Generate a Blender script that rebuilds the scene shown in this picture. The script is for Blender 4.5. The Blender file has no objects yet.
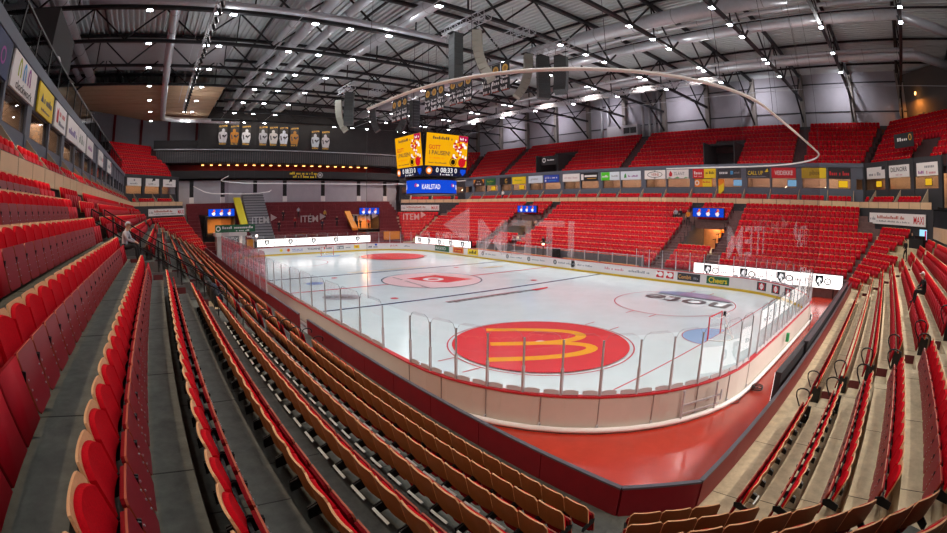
import bpy, math, random
import numpy as np
from mathutils import Vector, Matrix
random.seed(7)
SC = bpy.context.scene
COL = SC.collection
PI = math.pi
R2 = math.sqrt(.5)

# ------------------------------------------------------------------ materials
def lin(h):
    h = h.lstrip('#')
    c = [int(h[i:i+2], 16)/255 for i in (0, 2, 4)]
    return tuple(x/12.92 if x <= .04045 else ((x+.055)/1.055)**2.4 for x in c)+(1,)
MATS = {}
def mat(name, col, rough=.6, metal=0, spec=.5, var=0, scale=4, bump=0, emit=0, alpha=1, coat=0, detail=6, stretch=None):
    if name in MATS: return MATS[name]
    m = bpy.data.materials.new(name); m.use_nodes = True
    nt = m.node_tree; b = nt.nodes['Principled BSDF']
    c = lin(col)
    b.inputs['Base Color'].default_value = c
    b.inputs['Roughness'].default_value = rough
    b.inputs['Metallic'].default_value = metal
    b.inputs['Specular IOR Level'].default_value = spec
    b.inputs['Coat Weight'].default_value = coat
    if emit:
        b.inputs['Emission Color'].default_value = c
        b.inputs['Emission Strength'].default_value = emit
    if alpha < 1: b.inputs['Alpha'].default_value = alpha
    if var or bump:
        tc = nt.nodes.new('ShaderNodeTexCoord'); nz = nt.nodes.new('ShaderNodeTexNoise')
        mp = nt.nodes.new('ShaderNodeMapping')
        if stretch: mp.inputs['Scale'].default_value = stretch
        nt.links.new(tc.outputs['Object'], mp.inputs['Vector'])
        nt.links.new(mp.outputs[0], nz.inputs['Vector'])
        nz.inputs['Scale'].default_value = scale; nz.inputs['Detail'].default_value = detail
        nz.inputs['Roughness'].default_value = .65
        if var:
            rp = nt.nodes.new('ShaderNodeValToRGB')
            rp.color_ramp.elements[0].position = .3; rp.color_ramp.elements[1].position = .7
            rp.color_ramp.elements[0].color = tuple(x*(1-var) for x in c[:3])+(1,)
            rp.color_ramp.elements[1].color = tuple(min(1, x*(1+var)) for x in c[:3])+(1,)
            nt.links.new(nz.outputs['Fac'], rp.inputs[0]); nt.links.new(rp.outputs[0], b.inputs['Base Color'])
        if bump:
            bp = nt.nodes.new('ShaderNodeBump'); bp.inputs['Strength'].default_value = bump; bp.inputs['Distance'].default_value = .02
            nt.links.new(nz.outputs['Fac'], bp.inputs['Height']); nt.links.new(bp.outputs[0], b.inputs['Normal'])
    MATS[name] = m
    return m
def see_through(name, tint, gloss, grough=.03, veil=0, veilcol='#ffffff'):
    m = bpy.data.materials.new(name); m.use_nodes = True; nt = m.node_tree; nt.nodes.clear()
    out = nt.nodes.new('ShaderNodeOutputMaterial'); tr = nt.nodes.new('ShaderNodeBsdfTransparent')
    tr.inputs[0].default_value = lin(tint)
    last = tr.outputs[0]
    if veil:
        df = nt.nodes.new('ShaderNodeBsdfTranslucent'); df.inputs[0].default_value = lin(veilcol)
        mx = nt.nodes.new('ShaderNodeMixShader'); mx.inputs[0].default_value = veil
        nt.links.new(last, mx.inputs[1]); nt.links.new(df.outputs[0], mx.inputs[2]); last = mx.outputs[0]
    if gloss:
        gl = nt.nodes.new('ShaderNodeBsdfGlossy'); gl.inputs['Roughness'].default_value = grough
        fr = nt.nodes.new('ShaderNodeLayerWeight'); fr.inputs[0].default_value = .5
        pw = nt.nodes.new('ShaderNodeMath'); pw.operation = 'POWER'; pw.inputs[1].default_value = 5
        nt.links.new(fr.outputs['Facing'], pw.inputs[0])
        mt = nt.nodes.new('ShaderNodeMath'); mt.operation = 'MULTIPLY_ADD'; mt.inputs[1].default_value = gloss; mt.inputs[2].default_value = .042
        nt.links.new(pw.outputs[0], mt.inputs[0])
        mx = nt.nodes.new('ShaderNodeMixShader'); nt.links.new(mt.outputs[0], mx.inputs[0])
        nt.links.new(last, mx.inputs[1]); nt.links.new(gl.outputs[0], mx.inputs[2]); last = mx.outputs[0]
    nt.links.new(last, out.inputs[0])
    MATS[name] = m
    return m
M = mat
ICE = M('ice', '#d4e6ea', .16, var=.05, scale=.5, spec=.5)
RED_ICE = M('ice_red_paint', '#d8323a', .25, var=.06, scale=1.2)
RED_LINE = M('ice_red_line', '#c9525c', .25)
BLUE_LINE = M('ice_blue_line', '#2f4e78', .25)
ARCH_Y = M('ice_yellow_paint', '#f0a818', .25)
ICE_BLK = M('ice_black_paint', '#45464c', .3)
ICE_BLUE = M('ice_light_blue_paint', '#8fb4dc', .25)
ICE_WHITE = M('ice_white_paint', '#eef0f4', .25)
ICE_GOLD = M('ice_gold_paint', '#b3a374', .3)
BOARD = M('board_white', '#e6e0de', .35, var=.02, scale=2)
BOARD_OUT = M('board_outer_cream', '#ccc4ba', .45, var=.03, scale=2)
KICK = M('kick_yellow', '#d9b427', .4)
CAPRED = M('cap_red', '#c4323a', .4)
WALLRED = M('maroon_panel', '#760c1a', .5, var=.1, scale=3)
FLOOR_RED = M('red_floor_paint', '#b03423', .18, var=.1, scale=1.6, bump=.05, spec=.5)
CAPGREY = M('cap_grey', '#5a5b62', .35, metal=.3)
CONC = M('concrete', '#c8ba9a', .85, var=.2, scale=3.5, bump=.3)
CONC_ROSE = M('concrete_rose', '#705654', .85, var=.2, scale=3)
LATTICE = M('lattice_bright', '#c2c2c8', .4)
CONC_SHADE = M('concrete_dark', '#575a54', .85, var=.3, scale=5, bump=.4)  # same concrete, darkened in colour for the weaker light on the camera-side stand
MAROON = M('maroon_paint', '#5a1a20', .6)
SEATRED = M('seat_fabric', '#c20419', .85, var=.12, scale=60, bump=.15, spec=.12)
PANCLOTH = M('pan_fabric', '#84101a', .85, var=.12, scale=60, spec=.12)
PANRED = M('seat_pan_maroon', '#8c1428', .38, var=.05, scale=6, spec=.5)
PANFAR = M('seat_pan_red', '#a80820', .6, spec=.2)  # brighter copy of the pan maroon, light on the far pans put into colour
PLYEDGE = M('plywood_edge', '#d9a878', .5, var=.08, scale=30)
PANEDGE = M('pan_edge', '#b0583c', .5)
PLYBACK = M('plywood_back', '#8a5226', .5, var=.12, scale=14, stretch=(1, 1, .2))
BLACK = M('black_metal', '#17171a', .4, metal=.2)
BLACKMATTE = M('black_matte', '#141416', .8)
DKGREY = M('dark_grey', '#35363b', .6)
SILVER = M('galvanised_duct', '#d9dce2', .3, metal=.35, var=.05, scale=3)
ALU = M('aluminium', '#b9bbc0', .4, metal=.2)
ALU_DK = M('aluminium_dark', '#bcbdc2', .45, metal=.15)
TRUSS = M('truss_black', '#202124', .5, metal=.2)
DECK = M('roof_deck', '#d4dadb', .5, metal=.2, var=.05, scale=1)
CEILGREY = M('ceiling_panel_grey', '#a8a7aa', .8, var=.05, scale=1)
CEILBEIGE = M('ceiling_panel_beige', '#c2a585', .7, var=.12, scale=.8, stretch=(.3, 2, 1))
GREYWALL = M('wall_panel_grey', '#b2b0b8', .8, var=.06, scale=.7)
COLUMN = M('column_paint', '#8b857f', .7)
DARKWALL = M('dark_wall', '#2b2a2d', .8)
FACADE = M('facade_blue_grey', '#5b6270', .5)
CREAM = M('cream_panel', '#dfbf98', .5, var=.05, scale=2)
WOOD = M('warm_wood', '#a88f7c', .5, var=.2, scale=3, stretch=(1, 1, 4))
TERRACE_RED = M('terrace_dark_red', '#6e2028', .8, var=.2, scale=3)
YELLOW = M('yellow_paint', '#e0b414', .5)
ORANGE = M('orange_paint', '#e08a18', .5)
WHITE = M('white_paint', '#f0eeec', .5)
GREYTXT = M('grey_print', '#8a8d94', .6)
RED = M('red_print', '#d01c28', .5)
GREEN = M('green_print', '#2f9c3c', .5)
DKGREEN = M('dark_green_print', '#14603c', .5)
BLUE = M('blue_print', '#2348b8', .5)
NAVY = M('navy_print', '#1c2c5c', .5)
PURPLE = M('purple_print', '#9a3a98', .5)
CYANP = M('cyan_print', '#3c9ad8', .5)
OLIVE = M('olive_print', '#a3b02c', .5)
YEL = M('yellow_print', '#f2d21c', .5)
GOLD = M('gold_print', '#d9a53c', .5)
BLKP = M('black_print', '#18181c', .5)
SKIN = M('skin', '#c99a80', .6)
CLOTH_DK = M('cloth_black', '#1b1c20', .9)
CLOTH_LT = M('cloth_pale_grey', '#a9adb8', .9)
CLOTH_RED = M('cloth_red', '#a02024', .9)
DENIM = M('denim', '#2d3446', .9)
GLASS = see_through('rink_glass', '#ffffff', .35, .01)
GEDGE = M('glass_edge', '#4f5a58', .3)
GLASSW = see_through('window_glass', '#dfe2e6', .7, .02)
NETM = see_through('safety_net', '#f2eef0', 0, veil=.008, veilcol='#c8a0a8')
NETPRINT = see_through('net_print', '#ffffff', 0, veil=.25, veilcol='#fff0f0')
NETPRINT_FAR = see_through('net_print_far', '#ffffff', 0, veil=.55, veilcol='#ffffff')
HAZEP = see_through('shield_film', '#f6e6ea', .8, .05, veil=.12, veilcol='#e8c4cc')  # pink reflections and haze on the stand wall panes, put into the glass colour
def emis(name, col, s):
    if name in MATS: return MATS[name]
    m = bpy.data.materials.new(name); m.use_nodes = True; nt = m.node_tree; nt.nodes.clear()
    out = nt.nodes.new('ShaderNodeOutputMaterial'); e = nt.nodes.new('ShaderNodeEmission')
    e.inputs[0].default_value = lin(col); e.inputs[1].default_value = s
    nt.links.new(e.outputs[0], out.inputs[0]); MATS[name] = m
    return m
LAMP = emis('lamp_glow', '#f4f6ff', 40)
LEDW = emis('led_white', '#fff4f0', 2.8)
LEDY = emis('led_yellow', '#ffb80c', 1.0)
LEDR = emis('led_red', '#e0202c', .9)
LEDBLK = emis('led_dark', '#3c3020', .3)
LEDN = emis('led_navy', '#262a4e', .55)
LEDB = emis('led_blue', '#1450e0', 1.0)
LEDWH = emis('led_text_white', '#ffffff', 1.1)
LEDO = emis('led_orange', '#ff8c14', 1.0)
LEDPINK = emis('led_magenta', '#c81450', .9)
LEDK = emis('led_print_grey', '#55504e', .5)
LEDG = emis('led_green', '#3cff70', 1.2)
WARM = emis('warm_lamp', '#ffb060', 6)
TVY = emis('tv_yellow', '#ffc428', 1.4)
TVB = emis('tv_blue', '#9cd4f4', 1.2)

# ------------------------------------------------------------------ mesh builder
class MB:
    def __init__(s): s.v = []; s.f = []; s.m = []
    def add(s, vs, fs, mi=0):
        n = len(s.v); s.v += [tuple(map(float, p)) for p in vs]
        for i, f in enumerate(fs):
            s.f.append([n+k for k in f]); s.m.append(mi if isinstance(mi, int) else mi[i])
        return s
    def box(s, x0, x1, y0, y1, z0, z1, mi=0):
        x0, x1 = min(x0, x1), max(x0, x1); y0, y1 = min(y0, y1), max(y0, y1)
        return s.add([(x, y, z) for z in (z0, z1) for y in (y0, y1) for x in (x0, x1)],
              [(0, 2, 3, 1), (4, 5, 7, 6), (0, 1, 5, 4), (2, 6, 7, 3), (0, 4, 6, 2), (1, 3, 7, 5)], mi)
    def obox(s, c, u, v, w, mi=0):
        c, u, v, w = map(Vector, (c, u, v, w))
        vs = [c+u*a+v*b+w*d for d in (-1, 1) for b in (-1, 1) for a in (-1, 1)]
        fl = u.cross(v).dot(w) < 0
        fs = [(0, 2, 3, 1), (4, 5, 7, 6), (0, 1, 5, 4), (2, 6, 7, 3), (0, 4, 6, 2), (1, 3, 7, 5)]
        return s.add(vs, [f[::-1] for f in fs] if fl else fs, mi)
    def beam(s, p, q, w, h=None, mi=0, up=(0, 0, 1)):
        p, q = Vector(p), Vector(q); d = (q-p); L = d.length
        if L < 1e-6: return s
        d.normalize(); up = Vector(up)
        if abs(d.dot(up)) > .98: up = Vector((1, 0, 0))
        a = d.cross(up).normalized(); b = a.cross(d)
        return s.obox((p+q)/2, d*L/2, a*w/2, b*(h or w)/2, mi)
    def tube(s, path, r, n=8, mi=0, cap=True):
        P = [Vector(p) for p in path]; rings = []
        pa = None
        for i, p in enumerate(P):
            d = ((P[min(i+1, len(P)-1)]-P[max(i-1, 0)])).normalized()
            if pa is None:
                u = Vector((0, 0, 1)) if abs(d.z) < .9 else Vector((1, 0, 0))
                a = d.cross(u).normalized()
            else:
                a = (pa-d*pa.dot(d)).normalized()
            pa = a; b = d.cross(a)
            rr = r[i] if isinstance(r, (list, tuple)) else r
            rings.append([p+(a*math.cos(t)+b*math.sin(t))*rr for t in [2*PI*k/n for k in range(n)]])
        vs = [x for g in rings for x in g]; fs = []
        for i in range(len(P)-1):
            for k in range(n):
                fs.append((i*n+k, i*n+(k+1) % n, (i+1)*n+(k+1) % n, (i+1)*n+k))
        if cap: fs += [tuple(range(n))[::-1], tuple((len(P)-1)*n+k for k in range(n))]
        return s.add(vs, fs, mi)
    def plate(s, out, o, u, v, n, th, mi=0, me=None, mb=None):
        """outline (list of 2-D points) in the plane o,u,v thickened by th against n; mi front, me edges, mb back"""
        o, u, v, n = map(Vector, (o, u, v, n)); k = len(out)
        F = [o+u*a+v*b for a, b in out]; B = [p-n*th for p in F]
        me = mi if me is None else me; mb = mi if mb is None else mb
        s.add(F+B, [tuple(range(k)), tuple(range(2*k-1, k-1, -1))]+[(i, k+i, k+(i+1) % k, (i+1) % k) for i in range(k)], [mi, mb]+[me]*k)
        return s
    def prism(s, poly, z0, z1, mi=0, ms=None):
        k = len(poly); ms = mi if ms is None else ms
        a = sum(poly[i][0]*poly[(i+1) % k][1]-poly[(i+1) % k][0]*poly[i][1] for i in range(k))
        if a < 0: poly = poly[::-1]
        vs = [(x, y, z1) for x, y in poly]+[(x, y, z0) for x, y in poly]
        return s.add(vs, [tuple(range(k)), tuple(range(2*k-1, k-1, -1))]+[(k+i, k+(i+1) % k, (i+1) % k, i) for i in range(k)], [mi, mi]+[ms]*k)
    def quad(s, a, b, c, d, mi=0): return s.add([a, b, c, d], [(0, 1, 2, 3)], mi)
    def build(s, name, mats, parent=None, smooth=False, origin=None):
        me = bpy.data.meshes.new(name)
        if parent is not None and origin is None: org = Vector(parent.get('_o', (0, 0, 0)))
        elif origin is not None: org = Vector(origin)
        else:
            a = np.array(s.v); org = Vector(((a[:, 0].min()+a[:, 0].max())/2, (a[:, 1].min()+a[:, 1].max())/2, a[:, 2].min()))
        me.from_pydata([(x-org.x, y-org.y, z-org.z) for x, y, z in s.v], [], s.f)
        if not isinstance(mats, (list, tuple)): mats = [mats]
        for m in mats: me.materials.append(m)
        if len(mats) > 1: me.polygons.foreach_set('material_index', s.m)
        if smooth: me.polygons.foreach_set('use_smooth', [True]*len(me.polygons))
        me.update()
        o = bpy.data.objects.new(name, me); COL.objects.link(o)
        if parent is not None: o.parent = parent; o['_o'] = tuple(org)
        else: o.location = org; o['_o'] = tuple(org)
        return o
def tag(o, label=None, cat=None, group=None, kind=None):
    if label: o['label'] = label
    if cat: o['category'] = cat
    if group: o['group'] = group
    if kind: o['kind'] = kind
    return o
def thing(name, label, cat, loc=(0, 0, 0), group=None):
    o = bpy.data.objects.new(name, None); COL.objects.link(o); o.location = loc; o['_o'] = tuple(map(float, loc))
    return tag(o, label, cat, group)
def struct(mb, name, mats, smooth=False):
    return tag(mb.build(name, mats, smooth=smooth), kind='structure')

# ------------------------------------------------------------------ lettering
_TX = {}
def glyphs(t):
    if t in _TX: return _TX[t]
    cu = bpy.data.curves.new('tmp', 'FONT'); cu.body = t; cu.resolution_u = 2; cu.offset = .012
    o = bpy.data.objects.new('tmp', cu); COL.objects.link(o)
    dg = bpy.context.evaluated_depsgraph_get(); me = bpy.data.meshes.new_from_object(o.evaluated_get(dg))
    v = np.array([tuple(p.co[:2]) for p in me.vertices]) if len(me.vertices) else np.zeros((1, 2))
    f = [list(p.vertices) for p in me.polygons]
    bpy.data.objects.remove(o); bpy.data.curves.remove(cu); bpy.data.meshes.remove(me)
    lo, hi = v.min(0), v.max(0); v = (v-lo)/np.maximum(hi-lo, 1e-6)-.5
    _TX[t] = (v, f)
    return _TX[t]
def scribble(seed, n):
    """blocks the size of letters for print too small to read"""
    r = random.Random(seed); out = []; x = 0
    for i in range(n):
        w = r.uniform(.5, 1.0); h = r.choice((.62, .62, 1.0)); out.append((x, x+w*.8, h)); x += w+(1.0 if r.random() < .12 else .12)
    return [(a/x-.5, b/x-.5, h) for a, b, h in out]
class Face:
    """a flat face with items put on it: c centre, u right, v up (seen by the reader)"""
    def __init__(s, c, u, v):
        s.c, s.u, s.v = Vector(c), Vector(u).normalized(), Vector(v).normalized(); s.n = s.u.cross(s.v); s.mb = MB(); s.mats = []; s.k = 0
    def mi(s, m):
        if m not in s.mats: s.mats.append(m)
        return s.mats.index(m)
    def pt(s, x, y, d=0): return s.c+s.u*x+s.v*y+s.n*d
    def poly(s, pts, m):
        s.k += 1; s.mb.add([s.pt(x, y, .006+.0015*s.k) for x, y in pts], [tuple(range(len(pts)))], s.mi(m))
    def rect(s, x, y, w, h, m): s.poly([(x-w/2, y-h/2), (x+w/2, y-h/2), (x+w/2, y+h/2), (x-w/2, y+h/2)], m)
    def ell(s, x, y, w, h, m, n=20): s.poly([(x+w/2*math.cos(2*PI*i/n), y+h/2*math.sin(2*PI*i/n)) for i in range(n)], m)
    def ring(s, x, y, w, h, t, m, n=24, a0=0, a1=2*PI):
        s.k += 1; vs = []; fs = []
        for i in range(n+1):
            a = a0+(a1-a0)*i/n
            vs += [s.pt(x+w/2*math.cos(a), y+h/2*math.sin(a), .006+.0015*s.k), s.pt(x+(w/2-t)*math.cos(a), y+(h/2-t)*math.sin(a), .006+.0015*s.k)]
        s.mb.add(vs, [(2*i, 2*i+2, 2*i+3, 2*i+1) for i in range(n)], s.mi(m))
    def text(s, t, x, y, w, h, m):
        s.k += 1; v, f = glyphs(t); s.mb.add([s.pt(x+a*w, y+b*h, .006+.0015*s.k) for a, b in v], f, s.mi(m))
    def scrib(s, seed, n, x, y, w, h, m):
        s.k += 1
        for a, b, hh in scribble(seed, n):
            s.mb.add([s.pt(x+a*w, y-h/2, .006+.0015*s.k), s.pt(x+b*w, y-h/2, .006+.0015*s.k), s.pt(x+b*w, y-h/2+hh*h, .006+.0015*s.k), s.pt(x+a*w, y-h/2+hh*h, .006+.0015*s.k)], [(0, 1, 2, 3)], s.mi(m))
    def build(s, parent, name='lettering'):
        if s.mb.v: return s.mb.build(name, s.mats, parent)
def sign(name, label, cat, c, u, w, h, bg, items, group=None, v=(0, 0, 1), th=.08, frame=None):
    c = Vector(c); r = thing(name, label, cat, c, group); F = Face(c, u, v); n = F.n
    b = MB(); b.obox(c-n*th/2, F.u*w/2, F.v*h/2, n*th/2); b.build('board', bg, r)
    for it in items:
        k = it[0]
        getattr(F, {'t': 'text', 'r': 'rect', 'e': 'ell', 'p': 'poly', 'g': 'ring', 's': 'scrib'}[k])(*it[1:])
    F.build(r)
    if frame:
        b = MB()
        for a in (-1, 1):
            b.obox(c+F.u*(a*(w/2+.02))-n*th/2, F.u*.025, F.v*(h/2+.04), n*(th/2+.01)); b.obox(c+F.v*(a*(h/2+.02))-n*th/2, F.u*w/2, F.v*.025, n*(th/2+.01))
        b.build('frame', frame, r)
    return r
LP_IN, LP_OUT, HL, SPILL, EXPO = 100, 80, .5, 150, 0.05
# ------------------------------------------------------------------ plan of the hall (metres, rink centre = origin, ice = 0)
ZT = [1.75, 2.2, 2.67, 3.15, 3.63, 4.11, 4.60, 5.10, 5.70, 6.33, 6.92, 7.45]   # top of the seat backs, row by row
TR = [z-.87 for z in ZT]                                                     # treads
def DK(k): return 1.15+.85*k
SGN = {'NL': (-1, -1), 'NR': (1, -1), 'FL': (-1, 1), 'FR': (1, 1)}
def P(b, s, D):
    if b == 'L': return (-16.6-D, s)
    if b == 'R': return (16.6+D, s)
    if b == 'E': return (s, -32.2-D)
    if b == 'F': return (s, 32.2+D)
    sx, sy = SGN[b]; q = D*R2
    return (sx*(16.05+q+s*-R2), sy*(31.65+q+s*R2))
def lim(b, D):
    if b in 'LR': return 31.1+.414*D
    if b in 'EF': return 15.5+.414*D
    return .78+.414*D
ROT = {'L': -PI/2, 'R': PI/2, 'E': 0, 'F': PI, 'NL': -PI/4, 'NR': PI/4, 'FL': -3*PI/4, 'FR': 3*PI/4}
AISLE = {'L': [(-18.9, -17.5), (-13.4, -12.0), (8.6, 10), (14, 15.4)], 'R': [(-18.6, -17.2), (-13.2, -11.8), (8.6, 10), (14, 15.4)], 'E': [(-10.1, -8.7), (10.7, 12.1)]}
PORTAL = {'L': [(-17.5, -13.4), (10, 14)], 'R': [(-17.2, -13.2), (10, 14)]}
ROWS = {'L': 12, 'R': 12, 'E': 8, 'NL': 6, 'NR': 9, 'FL': 9, 'FR': 9}

# ------------------------------------------------------------------ ice
def rr(e, n=14):
    out = []
    for cx, cy, a0 in ((6.5, -21.5, -PI/2), (6.5, 21.5, 0), (-6.5, 21.5, PI/2), (-6.5, -21.5, PI)):
        for i in range(n+1):
            a = a0+PI/2*i/n; out.append((cx+(8.5+e)*math.cos(a), cy+(8.5+e)*math.sin(a)))
    return out
mb = MB(); mb.add([(x, y, 0) for x, y in rr(-.012)], [tuple(range(60))]); tag(mb.build('ice_sheet', ICE), 'white ice sheet with painted lines inside the boards', 'ice rink')
ice = bpy.data.objects['ice_sheet']
def inside(x, y):
    ax, ay = abs(x), abs(y)
    return not (ax > 6.5 and ay > 21.5 and math.hypot(ax-6.5, ay-21.5) > 8.46) and ax < 14.98 and ay < 29.98
IF = Face((0, 0, 0), (1, 0, 0), (0, 1, 0))
def ipoly(pts, m): IF.poly(pts, m)
def hline(y, w, m, x=14.97): ipoly([(-x, y-w/2), (x, y-w/2), (x, y+w/2), (-x, y+w/2)], m)
gx = 6.5+math.sqrt(8.46**2-4.5**2)
for y in (-26, 26): hline(y, .07, RED_LINE, gx)
hline(0, .3, RED_LINE)
for y in (-7.3, 7.3): hline(y, .3, BLUE_LINE)
hline(8.35, .34, ICE_GOLD, 4.6)
def circ(x, y, r, w, m): IF.ring(x, y, 2*r, 2*r, w, m, 56)
for x in (-7, 7):
    for y in (-20, 20): circ(x, y, 4.5, .07, RED_LINE)
    for y in (-5.8, 5.8): IF.ell(x, y, .6, .6, RED_LINE)
    for y in (-20, 20):
        for s in (-1, 1):
            for q in (-1, 1): IF.rect(x+s*4.9, y+q*.85, .9, .07, RED_LINE)
circ(0, 0, 4.5, .07, BLUE_LINE)
IF.ell(-7, -20, 8.5, 8.5, RED_ICE, 56); IF.ell(7, 20, 8.5, 8.5, RED_ICE, 56)
IF.ell(-7, -20, .7, .7, ICE_WHITE)
# the arches painted on the near disc
def stroke(face, pts, w, m):
    pts = [Vector(p) for p in pts]; L = []
    for i, p in enumerate(pts):
        d = (pts[min(i+1, len(pts)-1)]-pts[max(i-1, 0)]).normalized(); n = Vector((-d.y, d.x))*w/2; L.append((p+n, p-n))
    face.k += 1; vs = [face.pt(q.x, q.y, .006+.0015*face.k) for ab in L for q in ab]
    face.mb.add(vs, [(2*i, 2*i+1, 2*i+3, 2*i+2) for i in range(len(L)-1)], face.mi(m))
def arch(x0, y0, x1, y1, bx, by, n=18):
    # a tall arch from foot to foot, bulging along b
    out = []
    for i in range(n+1):
        t = i/n; a = PI*(1-t); px = (x0+x1)/2+(x0-x1)/2*-math.cos(a)*-1; py = (y0+y1)/2+(y0-y1)/2*math.cos(a)*1
        s = math.sin(a)**.62
        out.append((x0+(x1-x0)*(1-math.cos(PI*t))/2+bx*s, y0+(y1-y0)*(1-math.cos(PI*t))/2+by*s))
    return out
stroke(IF, arch(-7.45, -16.45, -9.0, -18.6, 3.7, -2.9), .55, ARCH_Y)
stroke(IF, arch(-9.0, -18.6, -10.6, -20.35, 3.9, -2.75), .55, ARCH_Y)
# crescent and word in the other near circle
def chord(x0, r, y0, y1, m, n=12):
    ys = [y0+(y1-y0)*i/n for i in range(n+1)]
    ipoly([(7+math.sqrt(max(r*r-(y+20)**2, 0)), y) for y in ys]+[(x0, ys[-1]), (x0, ys[0])], m)
SLATE = M('ice_slate_paint', '#7f8fb2', .3); VIOL = M('ice_violet_paint', '#8d7fa4', .3); PLUM = M('ice_plum_paint', '#9c7a98', .3)
chord(9.5, 4.4, -18.9, -17.0, SLATE); chord(9.5, 4.4, -21.3, -18.9, VIOL); chord(9.5, 4.4, -23.4, -21.3, PLUM)
w = Face((8.0, -20.4, 0), (0, 1, 0), (-1, 0, 0)); w.k = 8
w.text('note', .1, 0, 7.0, 2.1, ICE_BLK)
# print along the near blue line, read from the far side of the line
b = Face((0, -9.3, 0), (-1, 0, 0), (0, -1, 0)); b.k = 8
b.scrib(3, 17, .8, -.05, 8.2, .55, ICE_BLK); b.rect(1.2, -.45, 7, .09, RED_LINE); b.poly([(-5.3, -.3), (-3.4, -.3), (-3.4, .3), (-5.0, .1)], RED_ICE)
# centre mark
cm = Face((0, 0, 0), (1, 0, 0), (0, 1, 0)); cm.k = 8
BLUSH = M('ice_blush_paint', '#e2c4c8', .3)
cm.ell(0, 0, 8.7, 8.7, BLUSH, 48); cm.poly([(-1.5, 1.9), (1.9, 2.3), (3.3, -1.8), (.2, -2.1), (-1.0, -.3)], RED_ICE)
cm.ring(.3, .2, 1.9, 1.9, .45, ICE_WHITE)
s2 = Face((-2.4, 0, 0), (.06, 1, 0), (-1, .06, 0)); s2.k = 12; s2.scrib(5, 14, 0, 0, 6.8, .42, ICE_BLK)
s3 = Face((-10.1, -3.4, 0), (.9, -.5, 0), (.5, .9, 0)); s3.k = 6; s3.ell(0, 0, 2.9, 2.2, GREYTXT); s3.scrib(9, 7, 0, 0, 2.3, .8, ICE_BLK)
s4 = Face((-9.7, 3.7, 0), (1, 0, 0), (0, 1, 0)); s4.k = 6; s4.ell(0, 0, 1.6, 1.3, M('ice_mid_blue', '#5a84bc', .3))
s4.rect(-1.9, 0, 1.4, .12, M('ice_mid_blue', '#5a84bc', .3))
s5 = Face((10.5, 3.8, 0), (1, 0, 0), (0, 1, 0)); s5.k = 6; s5.ell(0, 0, 3.0, .9, ICE_GOLD); s5.scrib(2, 9, 0, 0, 2.2, .3, ICE_WHITE)
for y, sg in ((-26, 1), (26, -1)):
    c = Face((0, y, 0), (1, 0, 0), (0, 1, 0)); c.k = 3
    c.poly([(1.8*math.cos(a), sg*1.8*math.sin(a)) for a in [PI*i/20 for i in range(21)]], ICE_BLUE); c.ring(0, 0, 3.6, 3.6, .05, RED_LINE, 20, 0 if sg > 0 else PI, PI if sg > 0 else 2*PI)
    c.build(ice, 'crease_marking')
for f, n in ((IF, 'line_marking'), (w, 'painted_word'), (b, 'painted_slogan'), (cm, 'centre_logo'), (s2, 'painted_text'), (s3, 'painted_logo'), (s4, 'painted_logo'), (s5, 'painted_logo')): f.build(ice, n)

# ------------------------------------------------------------------ hall shell
mb = MB(); mb.box(-38.2, 38.2, -52, 52, -.3, -.02); struct(mb, 'floor', M('hall_floor', '#9a9a98', .6, var=.1))
mb = MB(); mb.prism([(-16.7, -21), (-16.7, -31.1), (-15.5, -32.3), (15.5, -32.3), (16.7, -31.1), (16.7, -21), (15.6, -21), *[p for p in rr(.3) if p[1] < -21.4 and p[0] > 0][::-1], *[p for p in rr(.3) if p[1] < -21.4 and p[0] <= 0][::-1], (-15.6, -21)], -.02, .0)
struct(mb, 'floor_near_end', FLOOR_RED)
mb = MB()
for x0, x1 in ((-16.6, -15.05), (15.05, 16.6)): mb.box(x0, x1, -21, 31, -.02, -.005)
struct(mb, 'floor_side_path', M('path_floor', '#b5b3b0', .6, var=.1))
# roof deck: trapezoidal sheet, ribs along Y
mb = MB(); xs = []; x = -38.2; i = 0
prof = ((0, 0), (.2, 0), (.26, .2), (.5, .2))
while x < 38.2:
    for dx, dz in prof: xs.append((x+dx, 24+dz))
    x += .56
vs = [(a, y, z) for y in (-52, 52) for a, z in xs]; n = len(xs)
mb.add(vs, [(i, i+n, i+n+1, i+1) for i in range(n-1)]); mb.box(-38.3, 38.3, -52.1, 52.1, 24.3, 24.6)
struct(mb, 'ceiling', DECK)
for nm, a in (('wall_right', (38.1, 38.4, -52, 52)), ('wall_left', (-38.4, -38.1, -52, 52)), ('wall_far', (-38.4, 38.4, 52, 52.3)), ('wall_near', (-38.4, 38.4, -52.3, -52))):
    mb = MB(); mb.box(*a, -.3, 24.3); struct(mb, nm, GREYWALL)
TY = [-38.2+7.12*i for i in range(-1, 13)]
for i, y in enumerate(TY):                       # wall columns
    for sx in (-1, 1):
        mb = MB(); mb.box(sx*37.5, sx*38.1, y-.3, y+.3, -.02, 24); struct(mb, 'column_right' if sx > 0 else 'column_left', COLUMN)
for z in (19.0, 22.6):
    for sx in (-1, 1):
        mb = MB(); mb.box(sx*37.95, sx*38.12, -52, 52, z, z+.12); struct(mb, 'trim_right' if sx > 0 else 'trim_left', DKGREY)
for i in range(15):
    mb = MB(); x = -38+5.4*i; mb.box(x-.25, x+.25, 51.6, 52, 0, 24); struct(mb, 'column_far', WALLRED if x < -14 else COLUMN)
mb = MB(); mb.prism([(-36.5, 22.5), (-15.4, 22.5), (-15.4, 46), (-26, 46), (-36.5, 35.5)], 21.5, 21.7)
for k in range(8): mb.box(-35.6 if k < 5 else -27, -15.4, 22.5+2.55*k, 22.58+2.55*k, 21.44, 21.51)
mb.box(-24.6, -24.5, 30, 35, 21.44, 21.51)
struct(mb, 'ceiling_panel_beige', CEILBEIGE)
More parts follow.
